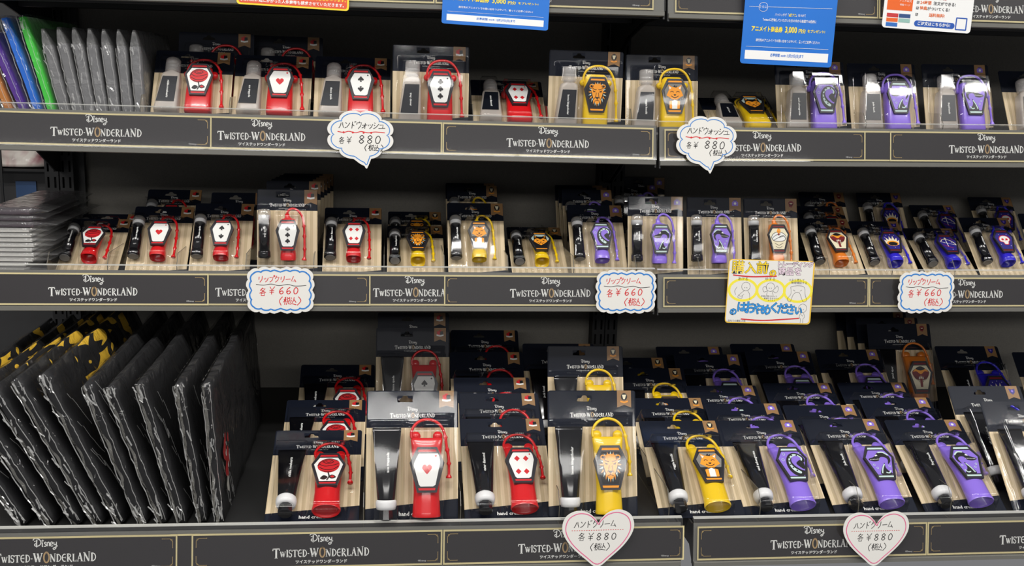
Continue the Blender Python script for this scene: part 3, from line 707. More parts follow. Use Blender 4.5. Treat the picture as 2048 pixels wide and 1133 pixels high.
def backing(K):
    W2, H = K['W']/2, K['H']; hx, hz = K['hole'][0], H-K['hole'][1]; r = .003
    out = []
    for cx, cz, a0 in ((W2-r, H-r, 0), (-W2+r, H-r, 90), (-W2+r, r, 180), (W2-r, r, 270)):
        for i in range(4): a = radians(a0+30*i); out.append((cx+r*cos(a), cz+r*sin(a)))
    hole = smooth_pts([(hx-.0088, hz-.0012), (hx-.0075, hz+.0012), (hx-.0040, hz+.0016), (hx-.0022, hz+.0044), (hx+.0022, hz+.0044), (hx+.0040, hz+.0016), (hx+.0075, hz+.0012), (hx+.0088, hz-.0012), (hx+.0075, hz-.0026), (hx-.0075, hz-.0026)], True, 2)
    cu = bpy.data.curves.new('c', 'CURVE'); cu.dimensions = '2D'; cu.fill_mode = 'BOTH'; cu.extrude = .0004
    for pts in (out, hole):
        sp = cu.splines.new('POLY'); sp.points.add(len(pts)-1); sp.use_cyclic_u = True
        for i, p in enumerate(pts): sp.points[i].co = (p[0], p[1], 0, 1)
    o = bpy.data.objects.new('tmp', cu); COL.objects.link(o)
    me = bpy.data.meshes.new_from_object(o.evaluated_get(bpy.context.evaluated_depsgraph_get())); bpy.data.objects.remove(o)
    me.transform(Matrix(((1, 0, 0, 0), (0, 0, -1, .0004), (0, 1, 0, 0), (0, 0, 0, 1)))); me.materials.clear(); me.materials.append(K['mat'])
    return me
def sstep(e0, e1, x):
    t = max(0, min(1, (x-e0)/(e1-e0))); return t*t*(3-2*t)
def blister(K, regs):
    """formed clear sheet: flat flange with raised bubbles; regs = (cx, cz, hw_top, hw_bottom, hh, height)"""
    W2, H = K['W']/2-.0015, K['H']; nx, nz = 46, 60; bm = bmesh.new(); g = []
    z0, z1 = .001, H-.001
    for j in range(nz+1):
        row = []
        for i in range(nx+1):
            x = -W2 + 2*W2*i/nx; z = z0 + (z1-z0)*j/nz; h = 0
            for cx, cz, ht, hb, hh, hg in regs:
                u = (z-(cz-hh))/(2*hh); hw = hb + (ht-hb)*max(0, min(1, u))
                d = max(abs(x-cx)-hw, abs(z-cz)-hh)
                h = max(h, (hg + .0016*sin(pi*max(0, min(1, u))))*(1-sstep(-.0012, .0034, d)))
            row.append(bm.verts.new((x, -.0009-h + .00006*sin(x*120)*cos(z*90), z)))
        g.append(row)
    hx, hz = K['hole'][0], H-K['hole'][1]
    for j in range(nz):
        for i in range(nx):
            c = (g[j][i].co + g[j+1][i+1].co)/2
            if abs(c.x-hx) < .009 and abs(c.z-hz-.0008) < .004: continue
            bm.faces.new((g[j][i], g[j][i+1], g[j+1][i+1], g[j+1][i]))
    return mesh(bm, 'blister', FILM, True)
def strap_mesh(kind, house):
    pts = {'cream': [(-.001, .096), (-.0015, .103), (.002, .111), (.009, .1165), (.018, .1180), (.027, .1155), (.034, .109), (.038, .099), (.0395, .088), (.042, .074), (.0425, .062), (.0425, .050)],
           'wash': [(-.006, .075), (-.0055, .083), (-.002, .091), (.005, .0965), (.014, .0985), (.024, .0975), (.032, .092), (.038, .082), (.0405, .070), (.0420, .056), (.0430, .040), (.0440, .020)],
           'lip': [(.0008, .0905), (.002, .0945), (.006, .0975), (.011, .0975), (.0165, .094), (.0215, .086), (.0235, .074), (.0240, .063), (.0245, .048), (.0245, .035), (.0240, .027)]}[kind]
    y = {'cream': -.010, 'wash': -.012, 'lip': -.011}[kind]
    q = smooth_pts([(a, y-.002*(i > 7), b) for i, (a, b) in enumerate(pts)], False, 5); n = len(q)
    r0 = .0017 if kind != 'lip' else .0016; rad = []
    for i in range(n):
        u = i/(n-1); r = r0
        if u > .55 and (i % 6) in (0,): r = r0*1.7
        if u > .97: r = r0*2.0
        rad.append(r)
    bm = bmesh.new(); tube(bm, q, rad, 8); return mesh(bm, 'strap', SIL[house], True)
def holder_mesh(kind, house):
    bm = bmesh.new()
    if kind == 'cream':
        loft(bm, [(.006, .0165, -.0125, .0158, .0115), (.0075, .0165, -.0125, .0168, .0120), (.012, .0165, -.0125, .0160, .0112), (.034, .0165, -.0125, .0150, .0105), (.06, .0165, -.012, .0158, .0098), (.086, .0165, -.010, .0178, .0075, 3), (.094, .0165, -.0085, .0186, .0055, 4), (.0965, .0165, -.008, .0180, .0045, 4)], 28, capb=False)
        loft(bm, [(.0545, .0165, -.0125, .0130, .0080), (.0075, .0165, -.0125, .0132, .0088), (.006, .0165, -.0125, .0158, .0115)], 28, capb=True, capt=False)
        for sx in (-1, 1): prism(bm, [(a, b) for a, b in circ(.0165+sx*.0128, .0985, .0056, 16)], -.004, -.011)
    elif kind == 'wash':
        loft(bm, [(.010, .0125, -.0125, .0165, .0105, 5), (.013, .0125, -.0125, .0182, .0115, 4), (.03, .0125, -.0125, .0180, .0112, 4), (.06, .0125, -.0125, .0170, .0105, 4), (.072, .0125, -.012, .0170, .0095, 4), (.083, .0125, -.011, .0155, .0075, 3), (.0865, .0125, -.010, .0120, .005, 3)], 24)
        for sx, zz in ((-1, .0745), (1, .0745)): prism(bm, circ(.0125+sx*.0185, zz, .0046, 14), -.006, -.013)
    else:
        loft(bm, [(.027, .0025, -.0115, .0102, .0095, 3), (.030, .0025, -.0115, .0108, .0100, 3), (.036, .0025, -.0115, .0104, .0095, 3), (.042, .0025, -.0115, .0092, .0088), (.060, .0025, -.0115, .0102, .0088), (.079, .0025, -.011, .0102, .0080, 3), (.0835, .0025, -.010, .0092, .006, 3), (.0845, .0020, -.010, .005, .004), (.087, .0010, -.010, .0032, .0032), (.091, .0005, -.010, .0028, .0028)], 24, capb=False)
        loft(bm, [(.040, .0025, -.0115, .0075, .0065), (.030, .0025, -.0115, .0078, .0070), (.027, .0025, -.0115, .0102, .0095, 3)], 24, capt=False)
    return mesh(bm, 'holder', SIL[house], True)
def wash_bottle():
    bm = bmesh.new(); loft(bm, [(.012, -.0300, -.0125, .0155, .0100, 6), (.0145, -.0300, -.0125, .0162, .0108, 6), (.066, -.0270, -.0125, .0128, .0098, 6), (.0715, -.0265, -.0125, .0118, .0088, 5), (.0745, -.0263, -.0125, .0078, .0078), (.078, -.0262, -.0125, .0078, .0078)], 28)
    return mesh(bm, 'bottle', FROST, True)
FROSTCAP = mat('clear_cap_frost', (222, 218, 214), .25, alpha=.34, coat=.6)
def wash_cap():
    bm = bmesh.new(); loft(bm, [(.0755, -.0262, -.0125, .0100, .0100), (.0795, -.0262, -.0125, .0104, .0104), (.0805, -.0262, -.0125, .0098, .0098), (.0815, -.0262, -.0125, .0104, .0104), (.0850, -.0262, -.0125, .0104, .0104), (.0858, -.0262, -.0125, .0098, .0098), (.0866, -.0262, -.0125, .0104, .0104), (.0945, -.0262, -.0125, .0102, .0102), (.0965, -.0262, -.0125, .0088, .0088)], 24)
    return mesh(bm, 'cap', FROSTCAP, True)
def wash_label():
    bm = bmesh.new(); v = [bm.verts.new(p) for p in ((-.0428, -.0238, .0235), (-.0185, -.0238, .0235), (-.0168, -.0231, .0640), (-.0368, -.0231, .0640))]; bm.faces.new(v); return mesh(bm, 'label', LABELBLK, smooth='flatfilm')
def cream_tube():
    bm = bmesh.new(); c = -.030; loft(bm, [(.0215, c, -.0125, .0098, .0098), (.028, c, -.0125, .0106, .0106), (.06, c, -.0118, .0130, .0082), (.09, c, -.0100, .0152, .0040, 2.6), (.1045, c, -.0085, .0168, .0010, 4), (.1085, c, -.0085, .0168, .0008, 4)], 28)
    return mesh(bm, 'tube', TUBEBLK, True)
def cream_collar():
    bm = bmesh.new(); c = -.030; loft(bm, [(.0145, c, -.0125, .0080, .0080), (.0152, c, -.0125, .0108, .0106), (.0190, c, -.0125, .0120, .0115), (.0225, c, -.0125, .0122, .0116), (.0250, c, -.0125, .0118, .0113), (.0262, c, -.0125, .0104, .0104)], 24); return mesh(bm, 'collar', TUBEWHT, True)
def cream_cap():
    bm = bmesh.new(); c = -.030; loft(bm, [(.0030, c, -.0125, .0078, .0078), (.0040, c, -.0125, .0087, .0087), (.0155, c, -.0125, .0078, .0078)], 8); return mesh(bm, 'cap', TUBEBLK)
def lip_tube():
    bm = bmesh.new(); c = -.0300; loft(bm, [(.0395, c, -.0105, .0076, .0076), (.0835, c, -.0105, .0076, .0076)], 20); loft(bm, [(.0302, c, -.0105, .0080, .0080), (.0310, c, -.0105, .0087, .0087), (.0385, c, -.0105, .0084, .0084), (.0400, c, -.0105, .0077, .0077)], 20)
    return mesh(bm, 'tube', TUBEBLK, True)
def lip_end():
    bm = bmesh.new(); c = -.03; loft(bm, [(.0296, c, -.0105, .0066, .0066), (.0303, c, -.0105, .0066, .0066)], 16); return mesh(bm, 'base_disc', mat('grey_disc_plastic', (120, 120, 122), .4))
def lip_collar():
    bm = bmesh.new(); loft(bm, [(.0830, -.03, -.0105, .0077, .0077), (.0885, -.03, -.0105, .0077, .0077), (.0890, -.03, -.0105, .0070, .0070)], 20); return mesh(bm, 'collar', TUBEWHT, True)
def lip_cap():
    bm = bmesh.new(); r = [(.0815, .0091), (.0900, .0091), (.0935, .0086), (.0958, .0073), (.0972, .0052), (.0978, .002)]; loft(bm, [(z, -.03, -.0105, q, q) for z, q in r], 20, capb=False); return mesh(bm, 'clear_cap', CLEARCAP, True)
for nm, K in KIND.items():
    K['mat'] = card_material('printed_card_'+nm, K['H'], K['head'], K['band']); K['back'] = backing(K)
    K['titlem'] = title_mesh(K['title'][0], .0022 if nm != 'lip' else .0018, .0042, K['title'][0]*.50)
    K['bandtxt'] = text_mesh({'cream': 'hand cream', 'wash': 'hand wash', 'lip': 'lip cream'}[nm], .0065, WHT, res=1, bold=.0002)
KIND['cream']['blis'] = blister(KIND['cream'], [(-.030, .057, .0188, .0135, .0545, .0245), (.0165, .056, .0235, .0190, .0525, .0270), (.028, .085, .0150, .0190, .0345, .0135)])
KIND['wash']['blis'] = blister(KIND['wash'], [(-.0285, .054, .0125, .0170, .0445, .0245), (.0125, .050, .0215, .0195, .0390, .0285), (.020, .058, .0270, .0265, .0430, .0150)])
KIND['lip']['blis'] = blister(KIND['lip'], [(-.030, .0635, .0098, .0100, .0350, .0205), (.0025, .058, .0170, .0118, .0330, .0256), (.0115, .062, .0155, .0165, .0370, .0135)])
PM = dict(wash_bottle=wash_bottle(), wash_cap=wash_cap(), wash_label=wash_label(), cream_tube=cream_tube(), cream_collar=cream_collar(), cream_cap=cream_cap(), lip_tube=lip_tube(), lip_end=lip_end(), lip_collar=lip_collar(), lip_cap=lip_cap())
STRAP = {(k, h): strap_mesh(k, h) for k in KIND for h in SIL}; HOLD = {(k, h): holder_mesh(k, h) for k in KIND for h in SIL}
PROTO = {}
NAMES = {'cream': 'hand_cream_pack', 'wash': 'hand_wash_pack', 'lip': 'lip_balm_pack'}
def build_pack(kind, design):
    K = KIND[kind]; h = HOUSE[design]
    root = empty(NAMES[kind])
    bc = obj('backing_card', K['back'], root)
    obj('ribbon_badge', BADGE[h], bc, (K['bx'], -.0001, K['H']-.0002))
    obj('title_print', K['titlem'], bc, (0, -.0001, K['H']-K['title'][1]))
    obj('footer_print', K['bandtxt'], bc, (0, -.0003, K['band']*.42))
    obj('blister', K['blis'], root)
    rotn = radians(90) if kind != 'wash' else radians(-90)
    if kind == 'wash':
        b = obj('bottle', PM['wash_bottle'], root); obj('cap', PM['wash_cap'], b)
        l = obj('bottle_label', PM['wash_label'], b); obj('name_print', text_mesh(PRINT[design], .0040, WHT, rot=rotn, res=1, bold=.0001), b, (-.0285, -.0240, .043))
    elif kind == 'cream':
        b = obj('tube', PM['cream_tube'], root); obj('collar', PM['cream_collar'], b); obj('cap', PM['cream_cap'], b)
        obj('name_print', text_mesh(PRINT[design], .0046, WHT, rot=rotn, res=1, bold=.0001), b, (-.0285, -.0208, .069))
    else:
        b = obj('lip_balm_stick', PM['lip_tube'], root); obj('collar', PM['lip_collar'], b); obj('clear_cap', PM['lip_cap'], b); obj('base_disc', PM['lip_end'], b)
        obj('name_print', text_mesh(PRINT[design], .0034, WHT, rot=rotn, res=1, bold=.0001), b, (-.0285, -.0184, .066))
    obj('silicone_holder', HOLD[kind, h], root); obj('loop_strap', STRAP[kind, h], root)
    cx, cy, cz, cs = {'cream': (.0165, -.0248, .0605, .98), 'wash': (.0125, -.0262, .0580, .94), 'lip': (.0025, -.0232, .0615, .79)}[kind]
    c = obj('coffin_charm', CHARM, root, (cx, cy, cz)); c.scale = (cs, .8, cs)
    obj('emblem', FACE[design], c)
    return root
def copy_tree(o, parent=None):
    c = o.copy(); COL.objects.link(c); c.parent = parent
    for ch in o.children: copy_tree(ch, c)
    return c
def pack(kind, design, label, loc, t, rz=0, group=None, ry=0):
    k = (kind, design)
    if k not in PROTO: r = PROTO[k] = build_pack(kind, design)
    else: r = copy_tree(PROTO[k])
    s = KIND[kind]['s']; r.location = loc; r.scale = (s, s, s)
    r.rotation_euler = (-t, ry, rz); tag(r, label, 'blister pack', group)
    return r
COLN = {'red': 'red', 'yellow': 'yellow', 'purple': 'violet', 'orange': 'orange', 'blue': 'blue'}
EMBL = {'rose': 'rose', 'heart': 'single heart', 'spade': 'two spades', 'club': 'three clubs', 'diamond': 'four diamonds', 'lion': 'lion face', 'fox': 'little orange beast', 'wolf': 'wolf face',
        'tentacle': 'tentacle', 'eel_left': 'eel facing left', 'eel_right': 'eel facing right', 'turban': 'white turban', 'snake': 'red snake hood', 'crown': 'crown', 'bow': 'bow and arrow', 'skull': 'skull'}
SHN = {'wash': 'hand wash', 'lip': 'lip balm', 'cream': 'hand cream'}
def shelf_for(row, x): return SH[row + ('L' if x < .3675 else 'R')]
ROW = {'wash': '1', 'lip': '2', 'cream': '3'}
COLS = {}
FRONT = {'wash': .021, 'lip': .021, 'cream': .018}
DECKO = {'wash': .0013, 'lip': .0013, 'cream': .0013}
def front(kind, design, px, py, label, tf=None):
    K = KIND[kind]; H = K['H']*K['s']; row = ROW[kind]
    x = at(px, py, 1.45 if kind != 'cream' else 1.25).x; sh = shelf_for(row, x)
    tl, P = 0, None
    Y0 = sh.Y + FRONT[kind] + (.022 if kind != 'cream' else .010)
    zd = sh.deck(x) + DECKO[kind]
    t, P = solve_tilt(px, py, Y0, zd, H)
    if tf is not None: t = radians(tf); P = at(px, py, Y0 + H*sin(t))
    # tilted cards need their thick bubble kept behind the rail
    loc = (P.x, P.y - H*sin(t), zd)
    COLS.setdefault(row, []).append((loc[1], t, loc[0]))
    return pack(kind, design, label, loc, t, group=SHN[kind] + ' cards on the shelf', ry=sh.ang), t, loc
def behind(kind, design, px, py, t, label, zr=0.0, lo=None, hi=None):
    K = KIND[kind]; H = K['H']*K['s']; row = ROW[kind]
    x = at(px, py, 1.6).x; sh = shelf_for(row, x); zd = sh.deck(x) + DECKO[kind] + zr
    prev = [q for q in COLS.get(row, []) if abs(q[2]-x) < .095]
    pv = sorted(prev, key=lambda q: -q[0])
    if pv and abs(pv[0][1]-t) < radians(9): t = pv[0][1]
    th = {'cream': .0333, 'wash': .0315, 'lip': .0292}[kind]; lo2 = lo or sh.Y+.06
    for Yp, tp, xp in prev:
        lo2 = max(lo2, Yp + ((th + .80*H*sin(tp-t))/cos(tp) if tp >= t else th/cos(t)), Yp + H*(sin(tp)-sin(t)) + .004)
    hi = min(hi or 9, YB - .02 - H*sin(t))
    if lo2 > hi: lo2 = hi
    Y0, P = solve_depth(px, py, t, zd, H, lo2, hi)
    z0 = max(P.z - H*cos(t), zd) if P.z - H*cos(t) < zd + .034 else zd + .034
    COLS.setdefault(row, []).append((Y0, t, P.x))
    return pack(kind, design, label, (P.x, Y0, z0), t, group=SHN[kind] + ' cards on the shelf', ry=sh.ang), Y0, (P.x, Y0, z0)
INFO = []
TF = {('wash', 'club'): 4.5, ('wash', 'lion'): 2, ('wash', 'fox'): 7, ('wash', 'tentacle'): 18, ('wash', 'eel_left'): 20, ('wash', 'eel_right'): 19, ('lip', 'club'): 8.5, ('lip', 'eel_left'): 11.5, ('lip', 'eel_right'): 14.5, ('lip', 'turban'): 16.5, ('cream', 'lion'): 19.0, ('cream', 'heart'): 18.2}
def F(kind, design, px, py, extra=''):
    lb = f"front {SHN[kind]} card with {COLN[HOUSE[design]]} holder and {EMBL[design]} charm{extra}"
    r, t, loc = front(kind, design, px, py, lb, TF.get((kind, design))); INFO.append((kind, design, round(math.degrees(t)), [round(v, 3) for v in loc])); return t, loc

# ------------------------------------------------------------------ front rows
Fr = {}
for d, x, y in (('rose', 391, 103), ('heart', 549, 112), ('spade', 706, 115), ('club', 862, 97), ('diamond', 1011, 162), ('lion', 1173, 106), ('fox', 1327, 98), ('wolf', 1463, 197), ('tentacle', 1619, 128), ('eel_left', 1763, 129), ('eel_right', 1911, 129)):
    Fr['wash', d] = F('wash', d, x, y)
r, t, loc = front('wash', 'turban', 2062, 143, 'hand wash card cut off by the right picture edge'); INFO.append(('wash', 'edge', t, loc))
for d, x, y in (('rose', 205, 438), ('heart', 331, 414), ('spade', 451, 408), ('club', 575, 391), ('diamond', 707, 416), ('lion', 830, 453), ('fox', 950, 407), ('wolf', 1066, 455), ('tentacle', 1188, 411), ('eel_left', 1312, 390), ('eel_right', 1428, 400), ('turban', 1540, 405), ('snake', 1643, 438), ('crown', 1746, 443), ('bow', 1853, 457), ('skull', 1966, 436)):
    Fr['lip', d] = F('lip', d, x, y)
front('lip', 'skull', 2084, 428, 'lip balm card cut off by the right picture edge')
for d, x, y in (('rose', 638, 862), ('heart', 824, 795), ('diamond', 1002, 838), ('lion', 1181, 796), ('fox', 1357, 842), ('tentacle', 1514, 841), ('eel_left', 1679, 839), ('eel_right', 1843, 840)):
    Fr['cream', d] = F('cream', d, x, y)
front('cream', 'snake', 2034, 803, 'upright hand cream card cut off by the right picture edge')
# ------------------------------------------------------------------ rows behind
R_ = radians
def B(kind, d, px, py, tdeg, where, zr=0.0, **k):
    r, Y0, loc = behind(kind, d, px, py, R_(tdeg), f"{SHN[kind]} card {where}", zr, **k); INFO.append((kind, d+'*', tdeg, [round(v, 3) for v in loc]))
# upper shelf
B('wash', 'rose', 433, 66, 14, 'standing dark behind the rose hand wash card')
B('wash', 'heart', 573, 73, 14, 'standing dark behind the heart hand wash card')
# middle shelf
B('lip', 'rose', 225, 430, 50, 'peeking out behind the rose lip balm card')
B('lip', 'heart', 352, 408, 40, 'peeking out behind the heart lip balm card')
B('lip', 'spade', 480, 386, 34, 'directly behind the spade lip balm card')
for i, (x, y) in enumerate(((588, 384), (596, 368), (603, 360), (610, 355), (617, 351))): B('lip', 'club', x, y, 18-2*i, ('nearest', 'second nearest', 'third', 'fourth', 'last')[i] + ' of the five stacked behind the clubs lip balm card')
B('lip', 'lion', 829, 428, 54, 'right behind the short lion lip balm card')
B('lip', 'fox', 944, 376, 30, 'right behind the beast lip balm card')
B('lip', 'fox', 940, 371, 26, 'second behind the beast lip balm card')
for i, (x, y) in enumerate(((1172, 408), (1164, 405), (1156, 402))): B('lip', 'tentacle', x, y, 30-3*i, ('nearest', 'middle', 'farthest')[i] + ' of three dark ones behind the tentacle lip balm card')
for i, (x, y) in enumerate(((1282, 380), (1268, 371))): B('lip', 'eel_left', x, y, 10 + 14*i, ('first', 'second')[i] + ' shadowed one behind the glaring left-eel lip balm card', lo=1.50+.06*i)
B('lip', 'snake', 1638, 413, 42, 'right behind the snake lip balm card'); B('lip', 'snake', 1640, 405, 36, 'second behind the snake lip balm card')
B('lip', 'crown', 1752, 424, 44, 'shadowed right behind the crown lip balm card'); B('lip', 'bow', 1858, 434, 50, 'tucked behind the bow lip balm card')
B('lip', 'skull', 1975, 418, 40, 'shadowed behind the skull lip balm card')
# bottom shelf
B('cream', 'rose', 653, 801, 58, 'second in the rose column'); B('cream', 'rose', 676, 763, 56, 'third in the rose column, mostly dark')
B('cream', 'spade', 825, 656, 24, 'with two spades charm, standing behind the glossy heart card'); B('cream', 'spade', 826, 626, 20, 'hidden behind the two spades hand cream card', zr=.012)
B('cream', 'diamond', 995, 820, 52, 'second in the diamond column'); B('cream', 'diamond', 982, 756, 48, 'third in the diamond column'); B('cream', 'diamond', 972, 706, 42, 'fourth in the diamond column'); B('cream', 'diamond', 968, 661, 34, 'last in the diamond column')
B('cream', 'lion', 1165, 788, 27, 'right behind the upright lion hand cream card'); B('cream', 'wolf', 1115, 688, 36, 'with wolf charm, behind the lion hand cream card')
B('cream', 'fox', 1333, 797, 53, 'second in the beast column'); B('cream', 'fox', 1294, 757, 50, 'third in the beast column'); B('cream', 'fox', 1262, 716, 46, 'last in the beast column')
B('cream', 'tentacle', 1483, 808, 54, 'second in the tentacle column'); B('cream', 'tentacle', 1440, 772, 52, 'third in the tentacle column'); B('cream', 'tentacle', 1412, 735, 48, 'fourth in the tentacle column'); B('cream', 'tentacle', 1376, 701, 42, 'last in the tentacle column, dim violet strap showing')
B('cream', 'eel_left', 1638, 811, 53, 'second in the left-eel column'); B('cream', 'eel_left', 1593, 767, 51, 'third in the left-eel column'); B('cream', 'eel_left', 1552, 730, 48, 'fourth in the left-eel column'); B('cream', 'eel_left', 1522, 699, 42, 'last in the left-eel column')
B('cream', 'eel_right', 1787, 796, 54, 'second in the right-eel column'); B('cream', 'eel_right', 1741, 766, 51, 'third in the right-eel column'); B('cream', 'eel_right', 1690, 736, 47, 'last in the right-eel column', hi=1.505)
hs = KIND['cream']['H']*KIND['cream']['s']; Pm = at(1796, 648, 1.585 + hs*sin(R_(24))); zm = Pm.z - hs*cos(R_(24))
pack('cream', 'snake', 'hand cream card with orange holder and snake charm, standing tall at right', (Pm.x, 1.585, zm), R_(24), group='hand cream cards on the shelf')
for i, w in enumerate(('nearest', 'middle', 'farthest')):
    pack('cream', 'snake', 'hand cream card, ' + w + ' of three leaning behind the orange-holder card', (Pm.x - .003*(i+1), 1.585 + .0372*(i+1), zm + .002*(i+1)), R_(24), group='hand cream cards on the shelf')
bm = bmesh.new(); box(bm, -.06, .06, 0, .18, 0, zm - SH['3R'].deck(Pm.x) - .002); o = empty('display_riser', (Pm.x, 1.575, SH['3R'].deck(Pm.x)+.0012)); tag(o, 'low dark riser block under the tall orange-holder hand cream stack', 'riser'); obj('block', mesh(bm, 'block', DARKMETAL), o)
B('cream', 'crown', 1931, 693, 42, 'with deep blue holder and crown charm, at right'); B('cream', 'bow', 2086, 705, 42, 'dim, behind the deep blue holder card at the picture edge')
B('cream', 'crown', 1962, 808, 50, 'low between the right-eel card and the upright edge card', lo=1.27, hi=1.275)

# clear divider plates between the columns
def divider(row, pxa, label):
    sh = None
    for k in ('L', 'R'):
        s = SH[row+k]; P = at(pxa, 550 if row == '2' else (235 if row == '1' else 1040), s.Y+.02)
        if s.x0 < P.x < s.x1: sh = s; x = P.x
    if sh is None: return
    root = empty('shelf_divider', (x, sh.Y+.014, sh.deck(x)+.0003), (0, sh.ang, 0)); tag(root, label, 'divider', 'clear dividers between the card columns')
    D = YB-.03-sh.Y-.014; prof = [(0, 0), (0, .026), (.012, .040), (D, .040), (D, 0)]
    bm = bmesh.new(); a = [bm.verts.new((-.0005, p[0], p[1])) for p in prof]; b = [bm.verts.new((.0005, p[0], p[1])) for p in prof]
    for i in range(5): bm.faces.new((a[i], a[(i+1) % 5], b[(i+1) % 5], b[i])).material_index = 1
    bm.faces.new(a[::-1]).material_index = 0; bm.faces.new(b).material_index = 0
    obj('plate', mesh(bm, 'plate', [film('thin_clear_divider', rough=.05, bump=0, gain=.7), mat('divider_dark_edge', (84, 80, 70), .4)]), root)
cols = {'1': [(283, 'left of the rose'), (460, 'between the rose and heart'), (618, 'between the heart and spade'), (780, 'between the spade and club'), (945, 'between the club and diamond'), (1095, 'between the diamond and lion'), (1262, 'between the lion and beast'), (1418, 'between the beast and wolf'), (1572, 'between the wolf and tentacle'), (1730, 'between the tentacle and left eel'), (1884, 'between the two eel')],
        '2': [(98, 'left of the rose'), (218, 'between the rose and heart'), (356, 'between the heart and spade'), (493, 'between the spade and club'), (628, 'between the club and diamond'), (768, 'between the diamond and lion'), (888, 'between the lion and beast'), (1015, 'between the beast and wolf'), (1146, 'between the wolf and tentacle'), (1270, 'between the tentacle and left eel'), (1396, 'between the two eel'), (1520, 'between the right eel and turban'), (1655, 'between the turban and snake'), (1780, 'between the snake and crown'), (1905, 'between the crown and bow')],
        '3': [(727, 'between the rose and heart'), (920, 'between the heart and diamond'), (1116, 'between the diamond and lion'), (1334, 'between the lion and beast'), (1515, 'between the beast and tentacle'), (1710, 'between the tentacle and left eel'), (1893, 'between the two eel')]}
for row, lst in cols.items():
    nm = {'1': 'hand wash', '2': 'lip balm', '3': 'hand cream'}[row]
    for px_, w in lst: divider(row, px_, f'clear plastic divider {w} {nm} columns')

# ================================================================== SOFT GOODS
def fabric(name, rgb, bscale=30, rough=.7, bump=.5, sheen=0):
    m = mat(name, rgb, rough, bump=bump, bscale=bscale); m.node_tree.nodes['Principled BSDF'].inputs['Sheen Weight'].default_value = sheen; return m
def yellow_print():
    m = bpy.data.materials.new('black_cloth_with_yellow_print'); m.use_nodes = True; nt = m.node_tree; N = nt.nodes; Lk = nt.links; b = N['Principled BSDF']
    b.inputs['Roughness'].default_value = .75
    tc = N.new('ShaderNodeTexCoord'); mp = N.new('ShaderNodeMapping'); mp.inputs['Scale'].default_value = (8, 6, 15); Lk.new(tc.outputs['Object'], mp.inputs[0])
    no = N.new('ShaderNodeTexNoise'); no.inputs['Scale'].default_value = 1.6; no.inputs['Detail'].default_value = 1.2; no.inputs['Distortion'].default_value = 1.4; Lk.new(mp.outputs[0], no.inputs['Vector'])
    w = N.new('ShaderNodeTexWave'); w.inputs['Scale'].default_value = 1.5; w.inputs['Distortion'].default_value = 9; w.inputs['Detail'].default_value = 1; Lk.new(mp.outputs[0], w.inputs['Vector'])
    g = N.new('ShaderNodeMath'); g.operation = 'GREATER_THAN'; g.inputs[1].default_value = .43; Lk.new(no.outputs['Fac'], g.inputs[0])
    g2 = N.new('ShaderNodeMath'); g2.operation = 'GREATER_THAN'; g2.inputs[1].default_value = .30; Lk.new(w.outputs['Fac'], g2.inputs[0])
    sp = N.new('ShaderNodeSeparateXYZ'); Lk.new(tc.outputs['Object'], sp.inputs[0])
    gy = N.new('ShaderNodeMath'); gy.operation = 'GREATER_THAN'; gy.inputs[1].default_value = .10; Lk.new(sp.outputs['Y'], gy.inputs[0])
    gz = N.new('ShaderNodeMath'); gz.operation = 'LESS_THAN'; gz.inputs[1].default_value = .34; Lk.new(sp.outputs['Y'], gz.inputs[0])
    a1 = N.new('ShaderNodeMath'); a1.operation = 'MULTIPLY'; Lk.new(g.outputs[0], a1.inputs[0]); Lk.new(g2.outputs[0], a1.inputs[1])
    a2 = N.new('ShaderNodeMath'); a2.operation = 'MULTIPLY'; Lk.new(a1.outputs[0], a2.inputs[0]); Lk.new(gy.outputs[0], a2.inputs[1])
    a3 = N.new('ShaderNodeMath'); a3.operation = 'MULTIPLY'; Lk.new(a2.outputs[0], a3.inputs[0]); Lk.new(gz.outputs[0], a3.inputs[1])
    mx = N.new('ShaderNodeMix'); mx.data_type = 'RGBA'; mx.inputs[6].default_value = lin((15, 15, 18)) + (1,); mx.inputs[7].default_value = lin((226, 182, 52)) + (1,)
    Lk.new(a3.outputs[0], mx.inputs[0]); Lk.new(mx.outputs[2], b.inputs['Base Color']); return m
CLOTH = fabric('black_shirt_cloth', (14, 14, 17), 60, .85)
CLOTHY = yellow_print()
CREASE_GLINT = film('film_crease_glint', rough=.2, bump=0, milky=.30, milkcol=(.80, .80, .78), gain=3)  # whitish haze puts the highlights along bag creases into the colour
